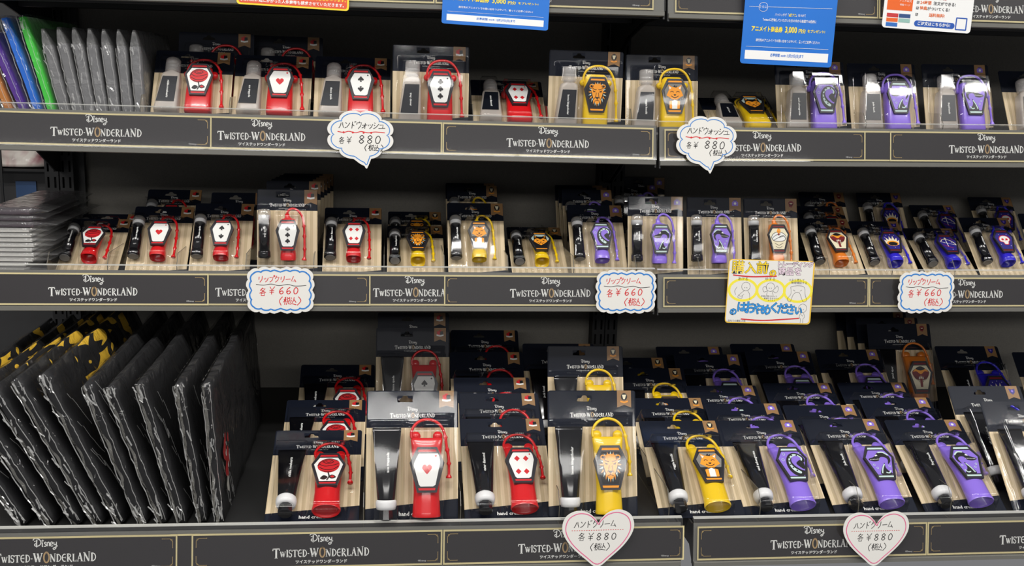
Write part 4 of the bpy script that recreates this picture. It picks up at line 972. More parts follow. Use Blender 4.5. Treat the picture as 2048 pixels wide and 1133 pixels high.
def slab(T, Bp, thick, depth, m, sleeve, name, label, cat, group, grow=.0025, seam=None, crumple=.0022, seed=0, flap=0, nameb='folded_cloth', bulge=.15, creases=0):
    """soft upright package: front edge from top point T to bottom point Bp, running back by depth"""
    ax = (T - Bp); Hh = ax.length; lean = atan2(ax.x, ax.z)
    root = empty(name, Bp, (0, lean, 0)); tag(root, label, cat, group)
    def body(g, top, amp, nx, ny, nz, mm, nm, bottom=0.0):
        bm = bmesh.new(); ex = 5
        # box surface mapped from a subdivided cube, rounded a little and displaced
        bmesh.ops.create_cube(bm, size=2); bmesh.ops.subdivide_edges(bm, edges=bm.edges[:], cuts=max(nx, 1), use_grid_fill=True)
        for v in bm.verts:
            x, y, z = v.co
            # round edges in x and z
            k = 1 - .16*(y*y)**2*0 - .10*(abs(z)**6)
            kx = 1 - bulge*abs(y)**8 - bulge*abs(z)**8
            X = x*(thick/2+g)*kx; Y = (y*.5+.5)*(depth+2*g) - g; Z = (z*.5+.5)*(Hh+g+top+bottom) - bottom
            if z > .3: X *= 1 - (top > 0)*min(1, (z-.3)/.7)**3*.75*(1 if top > .005 else 0)
            p = Vector((X, Y, Z)); 
            n = noise.noise_vector(Vector((p.x*30+seed*7, p.y*30, p.z*30+seed*3))); n2 = noise.noise_vector(Vector((p.x*90+seed, p.y*70, p.z*90)))
            p += Vector((n.x*amp*1.5+n2.x*amp*.7, n.y*amp+n2.y*amp*.5, n.z*amp*.8))
            if z <= -.999: p.z = max(p.z, -bottom)
            v.co = p
        return mesh(bm, nm, mm, True)
    obj(nameb, body(0, 0, crumple*.5, 13, 0, 0, m, nameb), root)
    if sleeve: obj('clear_sleeve', body(grow, flap, crumple, 17, 0, 0, sleeve, 'clear_sleeve'), root)
    if seam:
        bm = bmesh.new(); n = 60; prev = None
        for i in range(n+1):
            z = Hh*i/n; q = noise.noise(Vector((z*60, seed*3.1, 0)))*.0028; w = seam*(.8+.5*noise.noise(Vector((z*35, seed, 5))))
            a = bm.verts.new((-thick/2*.7 - w*.2 + q, -grow-.0015-abs(q)*.5, z)); c = bm.verts.new((-thick/2*.7 + w*.8 + q, -grow-.004 + q, z))
            if prev: bm.faces.new((prev[0], prev[1], c, a))
            prev = (a, c)
        obj('sleeve_seam', mesh(bm, 'sleeve_seam', SEAM, True), root)
    if creases:
        rnd = random.Random(seed*17+3); bm = bmesh.new(); hw = thick/2
        def crease(pts, w):
            prev = None
            for i, p in enumerate(pts):
                a = bm.verts.new((p[0]-w*.5, p[1]-.0006, p[2])); c = bm.verts.new((p[0]+w*.5, p[1]+.0004, p[2]+w*.5))
                if prev: bm.faces.new((prev[0], prev[1], c, a))
                prev = (a, c)
        for sx in (-1, 1):                      # pale highlights of long folds down both front edges
            z = .004; pts = []
            while z < Hh: pts.append((sx*hw*.92 + rnd.uniform(-.0007, .0007), -grow-.0035+rnd.uniform(-.0006, .0006), z)); z += rnd.uniform(.003, .009)
            crease(pts, .0008 if sx < 0 else .0006)
        for k in range(creases):                # pale highlights of short crinkles on the front and near the top corner
            z0 = Hh*rnd.choice((rnd.uniform(.0, 1), rnd.uniform(.86, 1.0), rnd.uniform(0, .14))); L = rnd.uniform(.004, .014); x0 = rnd.uniform(-hw, hw); dx = rnd.uniform(-.004, .004)
            crease([(x0 + dx*q/4 + rnd.uniform(-.0004, .0004), -grow-.0042, z0 + L*q/4) for q in range(5) if z0 + L*q/4 < Hh+.002], rnd.uniform(.0005, .0016))
        prev = None                             # welded edge running back along the top
        for q in range(46):
            y = .002 + depth*.7*q/46; a = bm.verts.new((-hw*.8 + rnd.uniform(-.0004, .0004), y, Hh+grow+flap*.5+.0022)); c = bm.verts.new((-hw*.8+.0007, y, Hh+grow+flap*.5+.0024))
            if prev and q % 3: bm.faces.new((prev[0], prev[1], c, a))
            prev = (a, c)
        for k in range(6 if creases > 20 else 0):             # pale highlights of long soft folds on the broad side
            z0 = Hh*rnd.uniform(.15, 1); y0 = rnd.uniform(.0, .05); pts = []
            for q in range(8): pts.append((hw+grow+.0012, y0 + .004*q + rnd.uniform(-.001, .001), max(.004, z0 - .007*q*rnd.uniform(.6, 1.3))))
            pv = None
            for p in pts:
                a = bm.verts.new(p); c = bm.verts.new((p[0]+.0003, p[1]+.0007, p[2]+.0006))
                if pv: bm.faces.new((pv[0], pv[1], c, a))
                pv = (a, c)
        bm.verts.ensure_lookup_table(); obj('sleeve_crease_glints', mesh(bm, 'sleeve_crease_glints', CREASE_GLINT, smooth='flatfilm'), root)['kind'] = 'stuff'
    return root
edges = [((412, 769), (440, 1057)), ((356, 769), (406, 1052)), ((278, 769), (366, 1052)), ((218, 776), (328, 1059)), ((172, 769), (288, 1058)), ((84, 751), (244, 1060)), ((30, 760), (200, 1063)), ((-14, 778), (158, 1063)), ((-66, 790), (105, 1065)), ((-125, 800), (50, 1066))]
ordn = ['first from the right, nearest the hand cream cards', 'second from the right', 'third from the right', 'fourth from the right', 'fifth from the right', 'sixth from the right, bag mouth open', 'seventh from the right', 'eighth from the right', 'second from the left edge', 'at the left picture edge']
for i, (a, b) in enumerate(edges):
    Yf = 1.20 + .004*(i % 2); T, Bq = at(a[0], a[1], Yf), at(b[0], b[1], Yf)
    Bq.z = SH['3L'].deck(Bq.x) + .0035
    yel = i in (5, 6, 7, 8, 9)
    slab(T, Bq, .0105, .40, CLOTHY if yel else CLOTH, SLEEVE, 'bagged_shirt', 'black shirt in crinkled clear bag' + (' with yellow print' if yel else '') + ', ' + ordn[i], 'shirt', 'bagged black shirts on the bottom shelf', seam=.0045, seed=i, crumple=.0022, grow=.0015, creases=26)
last = [o for o in bpy.data.objects if o.name == 'bagged_shirt'][0]
bm = bmesh.new()
for (y, z, r, m_) in ((.030, .078, .013, 0), (.046, .066, .012, 0), (.034, .054, .012, 0), (.040, .092, .006, 0), (.058, .086, .006, 0), (.036, .074, .0045, 1), (.044, .056, .0040, 1), (.030, .036, .010, 1), (.050, .050, .005, 2)):
    q = [(.0085 + .0003*m_, y + r*.8*cos(2*pi*i/9)*(1+.25*((i*5) % 3-1)), z + r*sin(2*pi*i/9)*(1+.2*((i*7) % 3-1))) for i in range(9)]
    bm.faces.new([bm.verts.new(p) for p in q]).material_index = m_
obj('red_print', mesh(bm, 'red_print', [mat('deep_red_print', (150, 26, 34), .4), mat('pale_print', (170, 168, 160), .5), BLK], smooth='flatfilm'), last)
# coloured satin pouches and grey packets on the upper shelf
s1 = SH['1L']
def up_pack(tx, ty, bx, by, thick, depth, m, sl, name, label, cat, group, Y=1.447, **k):
    T, Bq = at(tx, ty, Y), at(bx, by, Y); f = (s1.deck(Bq.x)+.003 - Bq.z); d = (T-Bq).normalized(); Bq = Bq + d*(f/d.z)
    return slab(T, Bq, thick, depth, m, sl, name, label, cat, group, **k)
up_pack(42, 34, 100, 215, .0092, .235, fabric('green_satin', (64, 196, 62), 25, .4, .6, .3), SLEEVE, 'satin_pouch', 'bright green satin pouch in a clear bag, left of the grey packets', 'pouch', 'coloured satin pouches', seed=20, crumple=.0010, nameb='pouch_body', creases=10)
up_pack(8, 36, 72, 215, .0092, .235, fabric('blue_satin', (26, 104, 206), 25, .4, .6, .3), SLEEVE, 'satin_pouch', 'blue satin pouch in a clear bag between the green and purple pouches', 'pouch', 'coloured satin pouches', seed=21, crumple=.0010, nameb='pouch_body', creases=10)
up_pack(-22, 64, 44, 218, .0092, .235, fabric('purple_satin', (78, 34, 138), 25, .45, .6, .3), SLEEVE, 'satin_pouch', 'purple satin pouch in a clear bag at the left picture edge', 'pouch', 'coloured satin pouches', seed=22, crumple=.0010, nameb='pouch_body', creases=10)
up_pack(-22, 130, 16, 218, .0092, .235, fabric('orange_satin', (190, 120, 50), 25, .45, .6, .3), SLEEVE, 'satin_pouch', 'orange pouch sliver at the far left picture edge, below the purple one', 'pouch', 'coloured satin pouches', seed=23, crumple=.0010, nameb='pouch_body', creases=10)
GREYF = fabric('grey_packet_cloth', (86, 86, 90), 50, .8)
for i, (tx, bx) in enumerate(((94, 130), (124, 156), (154, 181), (183, 206), (212, 231), (241, 256), (270, 281))):
    up_pack(tx, 86 + (4 if i == 0 else 0) + i*1.2, bx, 220+i*1.5, .0112, .20, GREYF, SLEEVE2, 'grey_packet', 'grey cloth packet in a frosted bag, ' + ['first beside the green pouch', 'second from the green pouch', 'third from the green pouch', 'middle of the seven', 'third from the rose card', 'second from the rose card', 'last, next to the rose hand wash card'][i], 'packet', 'grey packets in frosted bags', seed=30+i, flap=.020, crumple=.0010, grow=.0012, nameb='folded_cloth', creases=12)
# stack of books in sleeves on the middle shelf
s2 = SH['2L']; zb_ = s2.deck(-.49)+.0005
PAGE = mat('white_page_edges', (232, 230, 224), .6, noisy=.10, nscale=300); COVER = mat('dark_book_cover', (62, 48, 58), .3, noisy=.8, nscale=30)
BOOKSL = film('book_sleeve_film', rough=.12, bump=.7, bscale=40, milky=.07, milkcol=(.7, .7, .7), gain=1.4, dist=.004)
z = zb_; 
levels = [(.0068, 0, -.008), (.0066, 0, -.006), (.0064, 0, -.009), (.0068, 0, -.007), (.0066, 0, .002), (.0066, 0, .004), (.0064, 0, .002), (.0066, 0, .005), (.0064, 0, .003), (.0066, 0, .002), (.0068, 0, .000), (.0085, 0, .006), (.0080, 0, .004), (.0100, 0, .002)]
for i, (h, w, dx) in enumerate(levels):
    xr = -.4715 + dx; x0b = -.5215
    root = empty('sleeved_book', (x0b, s2.Y+.024, z)); L = xr-x0b; 
    tag(root, ('white-paged book in a clear sleeve, ' if i < 11 else 'thin dark glossy folder in a clear sleeve, ') + f"{['bottom', 'second', 'third', 'fourth', 'fifth', 'sixth', 'seventh', 'eighth', 'ninth', 'tenth', 'eleventh', 'twelfth', 'thirteenth', 'topmost'][i]} of the stack" + (' from below' if 0 < i < 13 else ''), 'book', 'sleeved books stacked on the middle shelf')
    bm = bmesh.new(); box(bm, 0.0, L-.001, .001, .205, .0012, h-.0016); obj('pages', mesh(bm, 'pages', PAGE if i < 11 else COVER), root)
    bm = bmesh.new(); box(bm, 0.0, L, 0, .206, .0004, .0011); box(bm, 0, L, 0, .206, h-.0015, h-.0008); obj('cover', mesh(bm, 'cover', COVER if i > 10 else mat('pale_book_cover', (190, 188, 184), .4)), root)
    bm = bmesh.new(); nn = 24; top = []; bot = []
    ext = .018 + .006*(i % 3)
    for j in range(nn+1):
        yy = -.003 + .215*j/nn; n1 = noise.noise(Vector((yy*40, i*5., 0)))*.0006
        top.append([bm.verts.new((0, yy, h-.0006)), bm.verts.new((L*.5, yy, h-.0006+abs(n1))), bm.verts.new((L+.001, yy, h-.0006)), bm.verts.new((L+ext, yy, h*.5+n1))])
        bot.append([bm.verts.new((0, yy, .0002)), bm.verts.new((L*.5, yy, .0002)), bm.verts.new((L+.001, yy, .0002)), bm.verts.new((L+ext, yy, h*.5+n1-.0003))])
    for j in range(nn):
        for g in (top, bot):
            for q in range(3): bm.faces.new((g[j][q], g[j+1][q], g[j+1][q+1], g[j][q+1]))
    for q in range(3): bm.faces.new((top[0][q], top[0][q+1], bot[0][q+1], bot[0][q]))
    obj('sleeve', mesh(bm, 'sleeve', BOOKSL, True), root); z += h
# neighbouring bay seen through the open side at far left
bm = bmesh.new(); box(bm, -.95, -.55, 1.80, 1.81, Zlo, CZ-.172); box(bm, -.95, -.55, 1.90, 1.91, CZ-.172, Zhi); o = obj('wall_left', mesh(bm, 'neighbour_panel', mat('grey_partition', (40, 40, 41), .6, noisy=.15, nscale=60))); o['kind'] = 'structure'
root = empty('wrapped_parcel', (-.70, 1.78, CZ-.165)); tag(root, 'pale pink and white parcel in clear wrap seen far left beyond the uprights', 'parcel')
bm = bmesh.new(); bmesh.ops.create_cube(bm, size=1); bmesh.ops.subdivide_edges(bm, edges=bm.edges[:], cuts=12, use_grid_fill=True)
for v in bm.verts:
    n = noise.noise_vector(v.co*5); v.co = Vector((v.co.x*.28, v.co.y*.14+.08, (v.co.z+.5)*.07*(1-.15*abs(v.co.x)*2))) + n*.004; v.co.z = max(v.co.z, 0)
def pinkmat():
    m = mat('pink_white_print', (226, 208, 205), .5, noisy=0); nt = m.node_tree; N = nt.nodes; tc = N['Texture Coordinate']; no = N.new('ShaderNodeTexNoise'); no.inputs['Scale'].default_value = 14; no.inputs['Distortion'].default_value = 2
    cr = N.new('ShaderNodeValToRGB'); cr.color_ramp.elements[0].color = lin((170, 100, 110)) + (1,); cr.color_ramp.elements[0].position = .32; cr.color_ramp.elements[1].color = lin((238, 230, 220)) + (1,); cr.color_ramp.elements[1].position = .55
    nt.links.new(tc.outputs['Object'], no.inputs['Vector']); nt.links.new(no.outputs['Fac'], cr.inputs[0]); nt.links.new(cr.outputs[0], N['Principled BSDF'].inputs['Base Color']); return m
obj('wrapped_goods', mesh(bm, 'wrapped_goods', pinkmat(), True), root)
bm = bmesh.new(); bmesh.ops.create_cube(bm, size=1); bmesh.ops.subdivide_edges(bm, edges=bm.edges[:], cuts=14, use_grid_fill=True)
for v in bm.verts:
    n = noise.noise_vector(v.co*7); v.co = Vector((v.co.x*.29, v.co.y*.15+.08, (v.co.z+.5)*.074)) + n*.005; v.co.z = max(v.co.z, 0)
obj('clear_wrap', mesh(bm, 'clear_wrap', SLEEVE, True), root)
root = empty('wire_rack', (-.70, 1.775, CZ-.171)); tag(root, 'thin dark wire rack holding the pink parcel at far left', 'rack')
bm = bmesh.new(); box(bm, -.16, .15, 0, .003, 0, .004); obj('rail', mesh(bm, 'rail', SLOTBLK), root)
bm = bmesh.new(); box(bm, .075, .079, -.003, 0, -.20, .10); obj('post', mesh(bm, 'post', SLOTBLK), root)
bm = bmesh.new(); box(bm, -.16, .15, .003, .21, .001, .003); obj('tray', mesh(bm, 'tray', SLOTBLK), root)
bm = bmesh.new(); box(bm, .090, .122, .0225, .0245, -.050, -.018); o = obj('blue_sticker', mesh(bm, 'blue_sticker', mat('blue_label', (40, 70, 110), .5)), root)

# ================================================================== PRICE TAGS
PAPER = mat('white_card_paper', (232, 230, 224), .55); TAGBLUE = mat('tag_blue', (52, 130, 208), .5); PINK = mat('tag_pink', (232, 104, 150), .5)
INK = mat('pen_black', (34, 32, 34), .5); REDINK = mat('pen_red', (214, 48, 52), .5)
HOLDCLIP = film('tag_film', rough=.1, bump=0)
def outline_tag(name, cpx, cpy, Y, outer, inner, lw, lmat, inks, rz, label, group):
    C = at(cpx, cpy, Y); root = empty(name, C, (-.06, rz, radians(2))); tag(root, label, 'price tag', group)
    bm = bmesh.new(); prism(bm, outer, .0005, -.0003); obj('card', mesh(bm, 'tag_card', PAPER), root)
    bm = bmesh.new(); ribbon(bm, inner, lw, -.00045, 0, True); obj('printed_outline', mesh(bm, 'printed_outline', lmat), root)
    bm = bmesh.new(); inks(bm); obj('handwriting', mesh(bm, 'handwriting', [INK, REDINK], smooth='flatfilm'), root)
    return root
def cloud(w, h, n=8, tail=True, sc=1.0, off=0):
    pts = []
    for i in range(160):
        a = 2*pi*i/160 + pi/2; lob = abs(sin(n*(a+off)/2)); r = .86 + .14*lob**.6
        x, y = w/2*r*cos(a)*sc, h/2*r*sin(a)*sc
        d = math.degrees((a - pi/2) % (2*pi))
        if tail and 168 < d < 198:
            k = 1 - abs(d-183)/15; y -= .015*k*sc*(1.0); x += .006*k
        pts.append((x, y))
    return pts
def scallop(w, h, nx, ny, r, sc=0):
    """rounded rectangle whose sides are rows of bumps"""
    pts = []; w -= sc*2; h -= sc*2
    cx = [(-w/2 + w*(i+.5)/nx, h/2) for i in range(nx)] + [(w/2, h/2 - h*(i+.5)/ny) for i in range(ny)] + [(w/2 - w*(i+.5)/nx, -h/2) for i in range(nx)] + [(-w/2, -h/2 + h*(i+.5)/ny) for i in range(ny)]
    per = 360; 
    for i in range(per):
        a = 2*pi*i/per; c, s = cos(a), sin(a); p = 5
        x, y = w/2*math.copysign(abs(c)**(2/p), c), h/2*math.copysign(abs(s)**(2/p), s)
        if abs(x)/w > abs(y)/h*.999: ph = (y/h+.5)*ny
        else: ph = (x/w+.5)*nx
        b = abs(sin(pi*ph))**.55*r
        l = sqrt(c*c+s*s); pts.append((x + c*b, y + s*b))
    return pts
def ink_wash(bm):
    write(bm, 'ハンドウォッシュ', -.0290, .0080, .0094, -.0002, .0009, -.0004, 0)
    write(bm, '各', -.0285, -.0115, .0085, .0015, .0009, -.0004, 0); write(bm, '¥', -.0190, -.0112, .0085, .001, .0009, -.0004, 0)
    write(bm, '880', -.0035, -.0110, .0105, .0020, .0011, -.0004, 0); write(bm, '(税込)', .0030, -.0205, .0078, .0008, .0009, -.0004, 0)
    ribbon(bm, smooth_pts([(-.030, .0040), (-.022, .0030), (-.015, .0044), (-.007, .0028), (.001, .0044), (.010, .0030), (.019, .0042), (.032, .0034)], False), .0011, -.00042, 1)
    for q in (-.022, -.010, .004, .014): prism(bm, circ(q, .0030, .0014, 8), -.0003, -.00044, 1)
def ink_lip(bm):
    write(bm, 'リップクリーム'.replace('ッ', 'ッ'), -.0300, .0110, .0088, .0000, .0010, -.0004, 1)
    ribbon(bm, smooth_pts([(-.032, .0080), (-.022, .0070), (-.012, .0084), (-.002, .0064), (.010, .0078), (.020, .0056), (.034, .0066)], False), .0008, -.00042, 0)
    write(bm, '各', -.028, -.0070, .0105, .001, .0011, -.0004, 1); write(bm, '¥', -.016, -.0052, .0100, .001, .0011, -.0004, 1)
    write(bm, '660', -.0030, -.0050, .0092, .0018, .0012, -.0004, 1); write(bm, '(税込)', -.005, -.0195, .0102, .0000, .0011, -.0004, 1)
def ink_cream(bm):
    write(bm, 'ハンドクリーム', -.0310, .0130, .0090, .0002, .0008, -.0004, 0)
    for i in range(22): ribbon(bm, [(-.033+i*.003, .0100-.00004*i), (-.0315+i*.003, .0100-.00004*i)], .0007, -.00042, 1)
    write(bm, '各', -.0250, -.0030, .0098, .001, .0008, -.0004, 0); write(bm, '¥', -.0135, -.0030, .0092, .001, .0008, -.0004, 0)
    write(bm, '880', -.0030, -.0030, .0086, .0022, .0009, -.0004, 0); write(bm, '(税込)', -.012, -.0160, .0088, -.0002, .0008, -.0004, 0)
YT = SH['1L'].Y - .006
for cx, cy, w, h, lb, rz in ((721, 270, .0905, .066, 'white cloud-shaped price tag with blue outline, below the spade hand wash card', 0), (1413, 281, .0895, .068, 'white cloud-shaped price tag with blue outline, below the wolf hand wash card', .02)):
    outline_tag('price_tag', cx, cy, YT, cloud(w, h), cloud(w, h, sc=.885), .0011, TAGBLUE, ink_wash, rz, lb, 'cloud price tags')
for cx, cy, lb in ((561, 581, 'white scalloped price tag with red handwriting, leftmost on the middle rail'), (1252, 584, 'white scalloped price tag with red handwriting, middle one of the middle rail'), (1852, 585, 'white scalloped price tag with red handwriting, rightmost on the middle rail')):
    sc_ = 1.0 if cx < 1000 else .97
    outline_tag('price_tag', cx, cy, SH['2L'].Y - .006, scallop(.084*sc_, .058*sc_, 6, 4, .0030), scallop(.0755*sc_, .0495*sc_, 6, 4, .0026), .0019, TAGBLUE, ink_lip, .0, lb, 'scalloped price tags')
def heart_pts(s):
    q = [(0, -1.0), (.34, -.72), (.78, -.22), (1.0, .28), (.92, .72), (.62, .92), (.30, .86), (.08, .64), (0, .50), (-.08, .64), (-.30, .86), (-.62, .92), (-.92, .72), (-1.0, .28), (-.78, -.22), (-.34, -.72)]
    return [(a*s, b*s) for a, b in smooth_pts(q, True, 5)]
for cx, cy, lb in ((1196, 1076, 'white heart-shaped price tag with pink outline, below the lion hand cream card'), (1751, 1077, 'white heart-shaped price tag with pink outline, below the left-eel hand cream card')):
    k = 1 if cx < 1500 else .985
    outline_tag('price_tag', cx, cy, 1.172-.006, [(a, b*.84) for a, b in heart_pts(.0445*k)], [(a, b*.84) for a, b in heart_pts(.0402*k)], .0011, PINK, ink_cream, 0, lb, 'heart price tags')

# ================================================================== CARDS HUNG ON THE RAILS
def rrect(x0, x1, z0, z1, r):
    out = []
    for cx, cz, a0 in ((x1-r, z1-r, 0), (x0+r, z1-r, 90), (x0+r, z0+r, 180), (x1-r, z0+r, 270)):
        for i in range(5): a = radians(a0+22.5*i); out.append((cx+r*cos(a), cz+r*sin(a)))
    return out
def hung(name, cpx, cpy, Y, w, h, base, label, rot=(0, 0, 0), r=.004, cat='notice'):
    C = at(cpx, cpy, Y); root = empty(name, C, rot); tag(root, label, cat)
    bm = bmesh.new(); prism(bm, rrect(-w/2, w/2, 0, h, r), .0004, 0); obj('card', mesh(bm, 'card', base), root)
    return root
def txt(root, body, x, z, size, m, bold=0, align='CENTER', sx=1, y=-.0003, name='printed_text'):
    return obj(name, text_mesh(body, size, m, align=align, bold=bold, sx=sx), root, (x, y, z))
def rect(root, x0, x1, z0, z1, m, y=-.0002, r=0, name='printed_panel'):
    bm = bmesh.new(); prism(bm, rrect(x0, x1, z0, z1, r) if r else [(x0, z0), (x1, z0), (x1, z1), (x0, z1)], 0, y); return obj(name, mesh(bm, 'panel', m), root)
PBLUE = mat('promo_blue', (22, 112, 206), .35, noisy=.06, nscale=25); PYEL = mat('promo_yellow', (250, 226, 60), .4); PWHITE = mat('promo_white', (240, 240, 238), .45)
def promo(cpx, cpy, w, label, rot, Y=1.402):
    h = .150; root = hung('promotion_card', cpx, cpy, Y, w, h, PBLUE, label, rot, cat='notice'); k = w/.128
    rect(root, -w*.455, w*.455, .0065*k, .0185*k, PWHITE)
    txt(root, '応募期間', -.016*k, .0128*k, .0048*k, PBLUE, bold=.0001, sx=.7); txt(root, '2020年', -.0045*k, .0126*k, .0034*k, PBLUE, bold=.0001, sx=.7); txt(root, '12月27日(日)まで', .0120*k, .0128*k, .0050*k, PBLUE, bold=.00015, sx=.62)
    bm = bmesh.new(); ribbon(bm, [(-w*.45, .0235*k), (w*.45, .0245*k)], .0004, -.0003); ribbon(bm, [(-w*.45, .0775*k), (w*.45, .0795*k)], .0004, -.0003)
    for q in ([(a, b*1) for a, b in circ(-.038*k, .0775*k, .0062*k, 16)],): ribbon(bm, q, .0004, -.0004, 0, True)
    obj('printed_lines', mesh(bm, 'lines', PWHITE, smooth='flatfilm'), root); rect(root, -.0437*k, -.0323*k, .0735*k, .0815*k, PBLUE, y=-.00035, r=.003)
    txt(root, 'さらに!', -.038*k, .0775*k, .0040*k, PWHITE, y=-.0005)
    txt(root, '旅行先のアニメイトでの思い出をつぶやいて、奮ってご応募ください!', 0, .0325*k, .0042*k, PWHITE, bold=.00006, sx=.68)
    txt(root, 'アニメイト商品券', -.0305*k, .0475*k, .0078*k, PYEL, bold=.00025, sx=.70); txt(root, '3,000', .0030*k, .0480*k, .0112*k, PYEL, bold=.0003, sx=.68); txt(root, '円分', .0187*k, .0470*k, .0062*k, PYEL, bold=.0002, sx=.83); txt(root, 'をプレゼント!', .0384*k, .0475*k, .0047*k, PYEL, bold=.0001, sx=.84)
    txt(root, 'Twitterに投稿していただいた方の中から抽選で10名様に', 0, .0605*k, .0044*k, PWHITE, bold=.00006, sx=.68)
    txt(root, 'ハッシュタグ「', -.0115*k, .0680*k, .0044*k, PWHITE, bold=.00006, sx=.62); txt(root, '#旅アニ', .0035*k, .0680*k, .0046*k, PYEL, bold=.0001, sx=.62); txt(root, '」をつけて', .0152*k, .0680*k, .0044*k, PWHITE, bold=.00006, sx=.62)
    txt(root, 'アニメイト商品券をプレゼント!', -.008*k, .0920*k, .0052*k, PWHITE, bold=.0001, sx=.8)
    return root
promo(990, 54, .1405, 'blue campaign card with white date box, hanging left over the picture top', (-.05, .035, 0)).scale = (1, 1, .62)   # squat card, wider than tall
promo(1571, 131, .1245, 'blue campaign card hanging lower right, yellow prize line and curled edge', (-.02, .02, radians(-6)), Y=1.395)
RY = mat('notice_red', (222, 84, 52), .4); NY = mat('notice_yellow', (250, 214, 50), .4)
root = hung('warning_card', 586, 15, 1.40, .141, .09, NY, 'red warning card with yellow border at the picture top left', (-.05, .03, 0))
rect(root, -.068, .068, .0022, .088, RY, r=.003); txt(root, 'その他の対処にかかった人件費等も請求させていただきます。', 0, .0060, .0048, PWHITE, bold=.0001); txt(root, '損害金、復旧費用の全額を請求させていただくことがあります。', 0, .0125, .0048, PYEL, bold=.0001)
# white order flyer
root = hung('order_flyer', 1852, 61, 1.40, .1290, .10, PWHITE, 'white order flyer with orange panel and blue pill, top right', (-.03, .035, 0), r=.005)
rect(root, -.0600, -.0235, .0240, .0440, mat('flyer_orange', (232, 104, 40), .4), name='orange_panel'); txt(root, 'アニメ公式', -.0345, .0370, .0036, PWHITE); txt(root, '特集ページ', -.0345, .0315, .0030, PWHITE)
for i, (a, c) in enumerate(((mat('flyer_red', (200, 60, 60), .4), 0), (mat('flyer_navy', (50, 80, 130), .4), 1), (mat('flyer_orange', (232, 104, 40), .4), 2), (mat('flyer_teal', (150, 190, 180), .4), 3), (mat('flyer_blue', (50, 110, 190), .4), 4))):
    x0 = -.0590 + (c % 2)*.0175; z0 = .0145 - (c//2)*.0062; rect(root, x0, x0+.0165, z0, z0+.0052, a)
rect(root, -.0185, .0405, .0045, .0125, mat('flyer_pill_blue', (40, 88, 176), .4), r=.0038, name='blue_pill'); txt(root, 'ご注文はこちらから!', .0100, .0085, .0052, PWHITE, bold=.00015)
bm = bmesh.new(); ringprism(bm, rrect(.0415, .0580, .0035, .0205, .001), rrect(.0430, .0565, .0050, .0190, .0005), 0, -.0003); obj('blue_frame', mesh(bm, 'blue_frame', mat('flyer_pill_blue', (40, 88, 176), .4)), root)
DK = mat('flyer_dark', (60, 60, 64), .4); OR = mat('flyer_orange_text', (230, 110, 40), .4)
for z_, a, b in ((.0365, '24時間', '注文ができる!'), (.0290, '特典', 'がついてくる!'), (.0205, '送料無料!', '')):
    bm = bmesh.new(); ringprism(bm, [(-.0180, z_-.0017), (-.0146, z_-.0017), (-.0146, z_+.0017), (-.0180, z_+.0017)], [(-.0175, z_-.0012), (-.0151, z_-.0012), (-.0151, z_+.0012), (-.0175, z_+.0012)], 0, -.0003)
    ribbon(bm, [(-.0173, z_), (-.0165, z_-.0008), (-.0148, z_+.0016)], .0005, -.0004); obj('check_box', mesh(bm, 'check', DK), root)
    o = txt(root, a, -.0130 if b else .0015, z_, .0054, OR, bold=.00008, align='LEFT'); 
    if b: txt(root, b, -.0130 + (.0190 if a[0] == '2' else .0108), z_, .0052, DK, bold=.00008, align='LEFT')
txt(root, '店頭受取が便利!', -.0130, .0440, .0052, mat('flyer_red', (200, 60, 60), .4), bold=.0002, align='LEFT')
# hand drawn notice on the middle right rail
C0 = (1535, 648); NW, NH = .1265, .0915
root = hung('hand_drawn_notice', 1535, 648, SH['2R'].Y-.0065, NW, NH, mat('notice_edge_yellow', (240, 196, 70), .5), 'hand-drawn yellow and white notice with blue bubble lettering on the middle right rail', (-.05, .02, 0), r=.005)
rect(root, -NW/2+.0012, NW/2-.0022, .0018, NH-.001, PAPER, r=.004)
YH = mat('highlighter_yellow', (246, 232, 70), .5)
for cx in (-.040, .001, .041):
    bm = bmesh.new(); ringprism(bm, circ(cx, .0480, .0222, 28, .0170), circ(cx, .0480, .0185, 28, .0135), -.0002, -.0003+abs(cx)*.001); obj('yellow_ring', mesh(bm, 'ring', YH), root)
YB_ = mat('bubble_yellow', (248, 214, 40), .5); BB_ = mat('bubble_blue', (52, 150, 226), .5); PB_ = mat('bubble_pink', (236, 214, 226), .5)
def bubble(body, x, z, size, m, bold=.0003):
    bold = min(bold, .00040)
    txt(root, body, x, z, size, INK, bold=bold+.00040, y=-.0003); txt(root, body, x, z, size, m, bold=bold, y=-.00045)
bubble('購', -.0495, .0790, .0200, YB_, .00005); bubble('入', -.0310, .0785, .0170, YB_); bubble('前', -.0140, .0790, .0185, YB_); bubble('の', .0020, .0725, .0110, YB_, .0008)
bubble('トレーディング', .0340, .0860, .0078, PB_, .0003); bubble('商品を', .0270, .0755, .0120, PB_, .0003)
for i, ch in enumerate('のはおやめください'): bubble(ch, -.0520 + i*.01200, .0190 + .0012*((i*3) % 4) + (-.003 if i == 0 else .0), (.0110, .0150, .0190, .0170, .0165, .0160, .0165, .0160, .0125)[i], BB_, .0009)
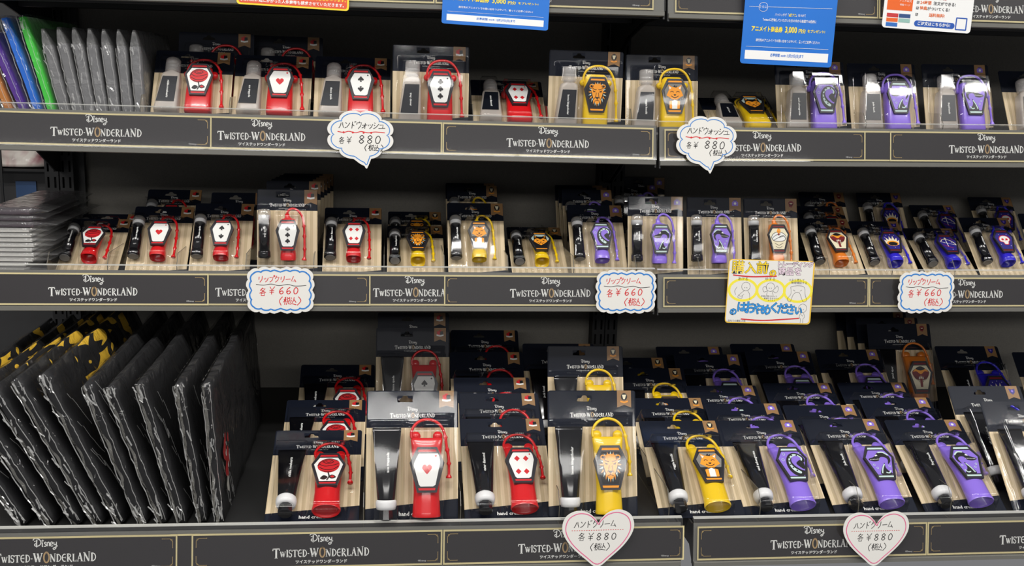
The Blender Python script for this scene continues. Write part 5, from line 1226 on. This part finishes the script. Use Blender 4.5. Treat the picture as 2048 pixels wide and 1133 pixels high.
bm = bmesh.new(); ribbon(bm, smooth_pts([(-.056, .0690), (-.03, .0672), (0, .0685), (.008, .0690)], False), .0018, -.0004); obj('red_underline', mesh(bm, 'underline', REDINK, smooth='flatfilm'), root); bm = bmesh.new(); ribbon(bm, smooth_pts([(-.040, .0062), (-.01, .0046), (.02, .0066), (.046, .0088)], False), .0018, -.0004); obj('red_underline', mesh(bm, 'underline', REDINK, smooth='flatfilm'), root)
txt(root, 'あける', -.041, .0635, .0052, INK); txt(root, 'ゆする', -.001, .0642, .0052, INK); txt(root, 'つよく押して', .038, .0640, .0040, INK); txt(root, '無理確認する', .042, .0598, .0040, INK)
txt(root, '中身が見えちゃう', -.001, .0395, .0030, INK); txt(root, '破損するおそれが\nあります', .003, .0350, .0028, INK); txt(root, '店内での撮影/大阪', -.046, .0032, .0032, INK)
bm = bmesh.new()
def dd(pts, sm=True, w=.00035): ribbon(bm, smooth_pts(pts, False) if sm and len(pts) > 2 else pts, w, -.0004)
for cx, cz, r in ((-.036, .0530, .0062), (.0000, .0530, .0062), (.0500, .0235, .0062)):
    c = circ(cx, cz, r, 20); dd(c+[c[0]], False)
    dd([(cx-.0016, cz-.001), (cx-.0014, cz-.0024)], False, .0006); dd([(cx+.0014, cz-.001), (cx+.0016, cz-.0024)], False, .0006)
dd([(-.038, .047), (-.043, .043), (-.045, .040), (-.042, .039), (-.038, .042)]); dd([(-.033, .047), (-.030, .042), (-.029, .034)]); dd([(-.046, .041), (-.0465, .037), (-.041, .036), (-.0405, .040)]); dd([(-.049, .052), (-.052, .046), (-.050, .041)])
dd([(-.004, .0475), (-.009, .046), (-.011, .051), (-.008, .054), (-.005, .050)]); dd([(.004, .0475), (.009, .045), (.012, .050), (.010, .055), (.007, .051)]); dd([(-.004, .047), (-.005, .041)]); dd([(.003, .047), (.005, .041)])
dd([(.030, .054), (.031, .044), (.026, .036), (.031, .033), (.034, .042), (.038, .046), (.043, .046), (.046, .041), (.050, .033), (.055, .035), (.052, .044), (.050, .054), (.040, .056), (.030, .054)]); dd([(.034, .050), (.037, .048)]); dd([(.044, .048), (.047, .050)])
dd([(.048, .0170), (.046, .011), (.048, .008), (.048, .002)]); dd([(.052, .0170), (.054, .011), (.052, .008), (.052, .002)]); dd([(.0485, .0145), (.0515, .012)])
obj('pen_drawing', mesh(bm, 'pen_drawing', INK, smooth='flatfilm'), root)
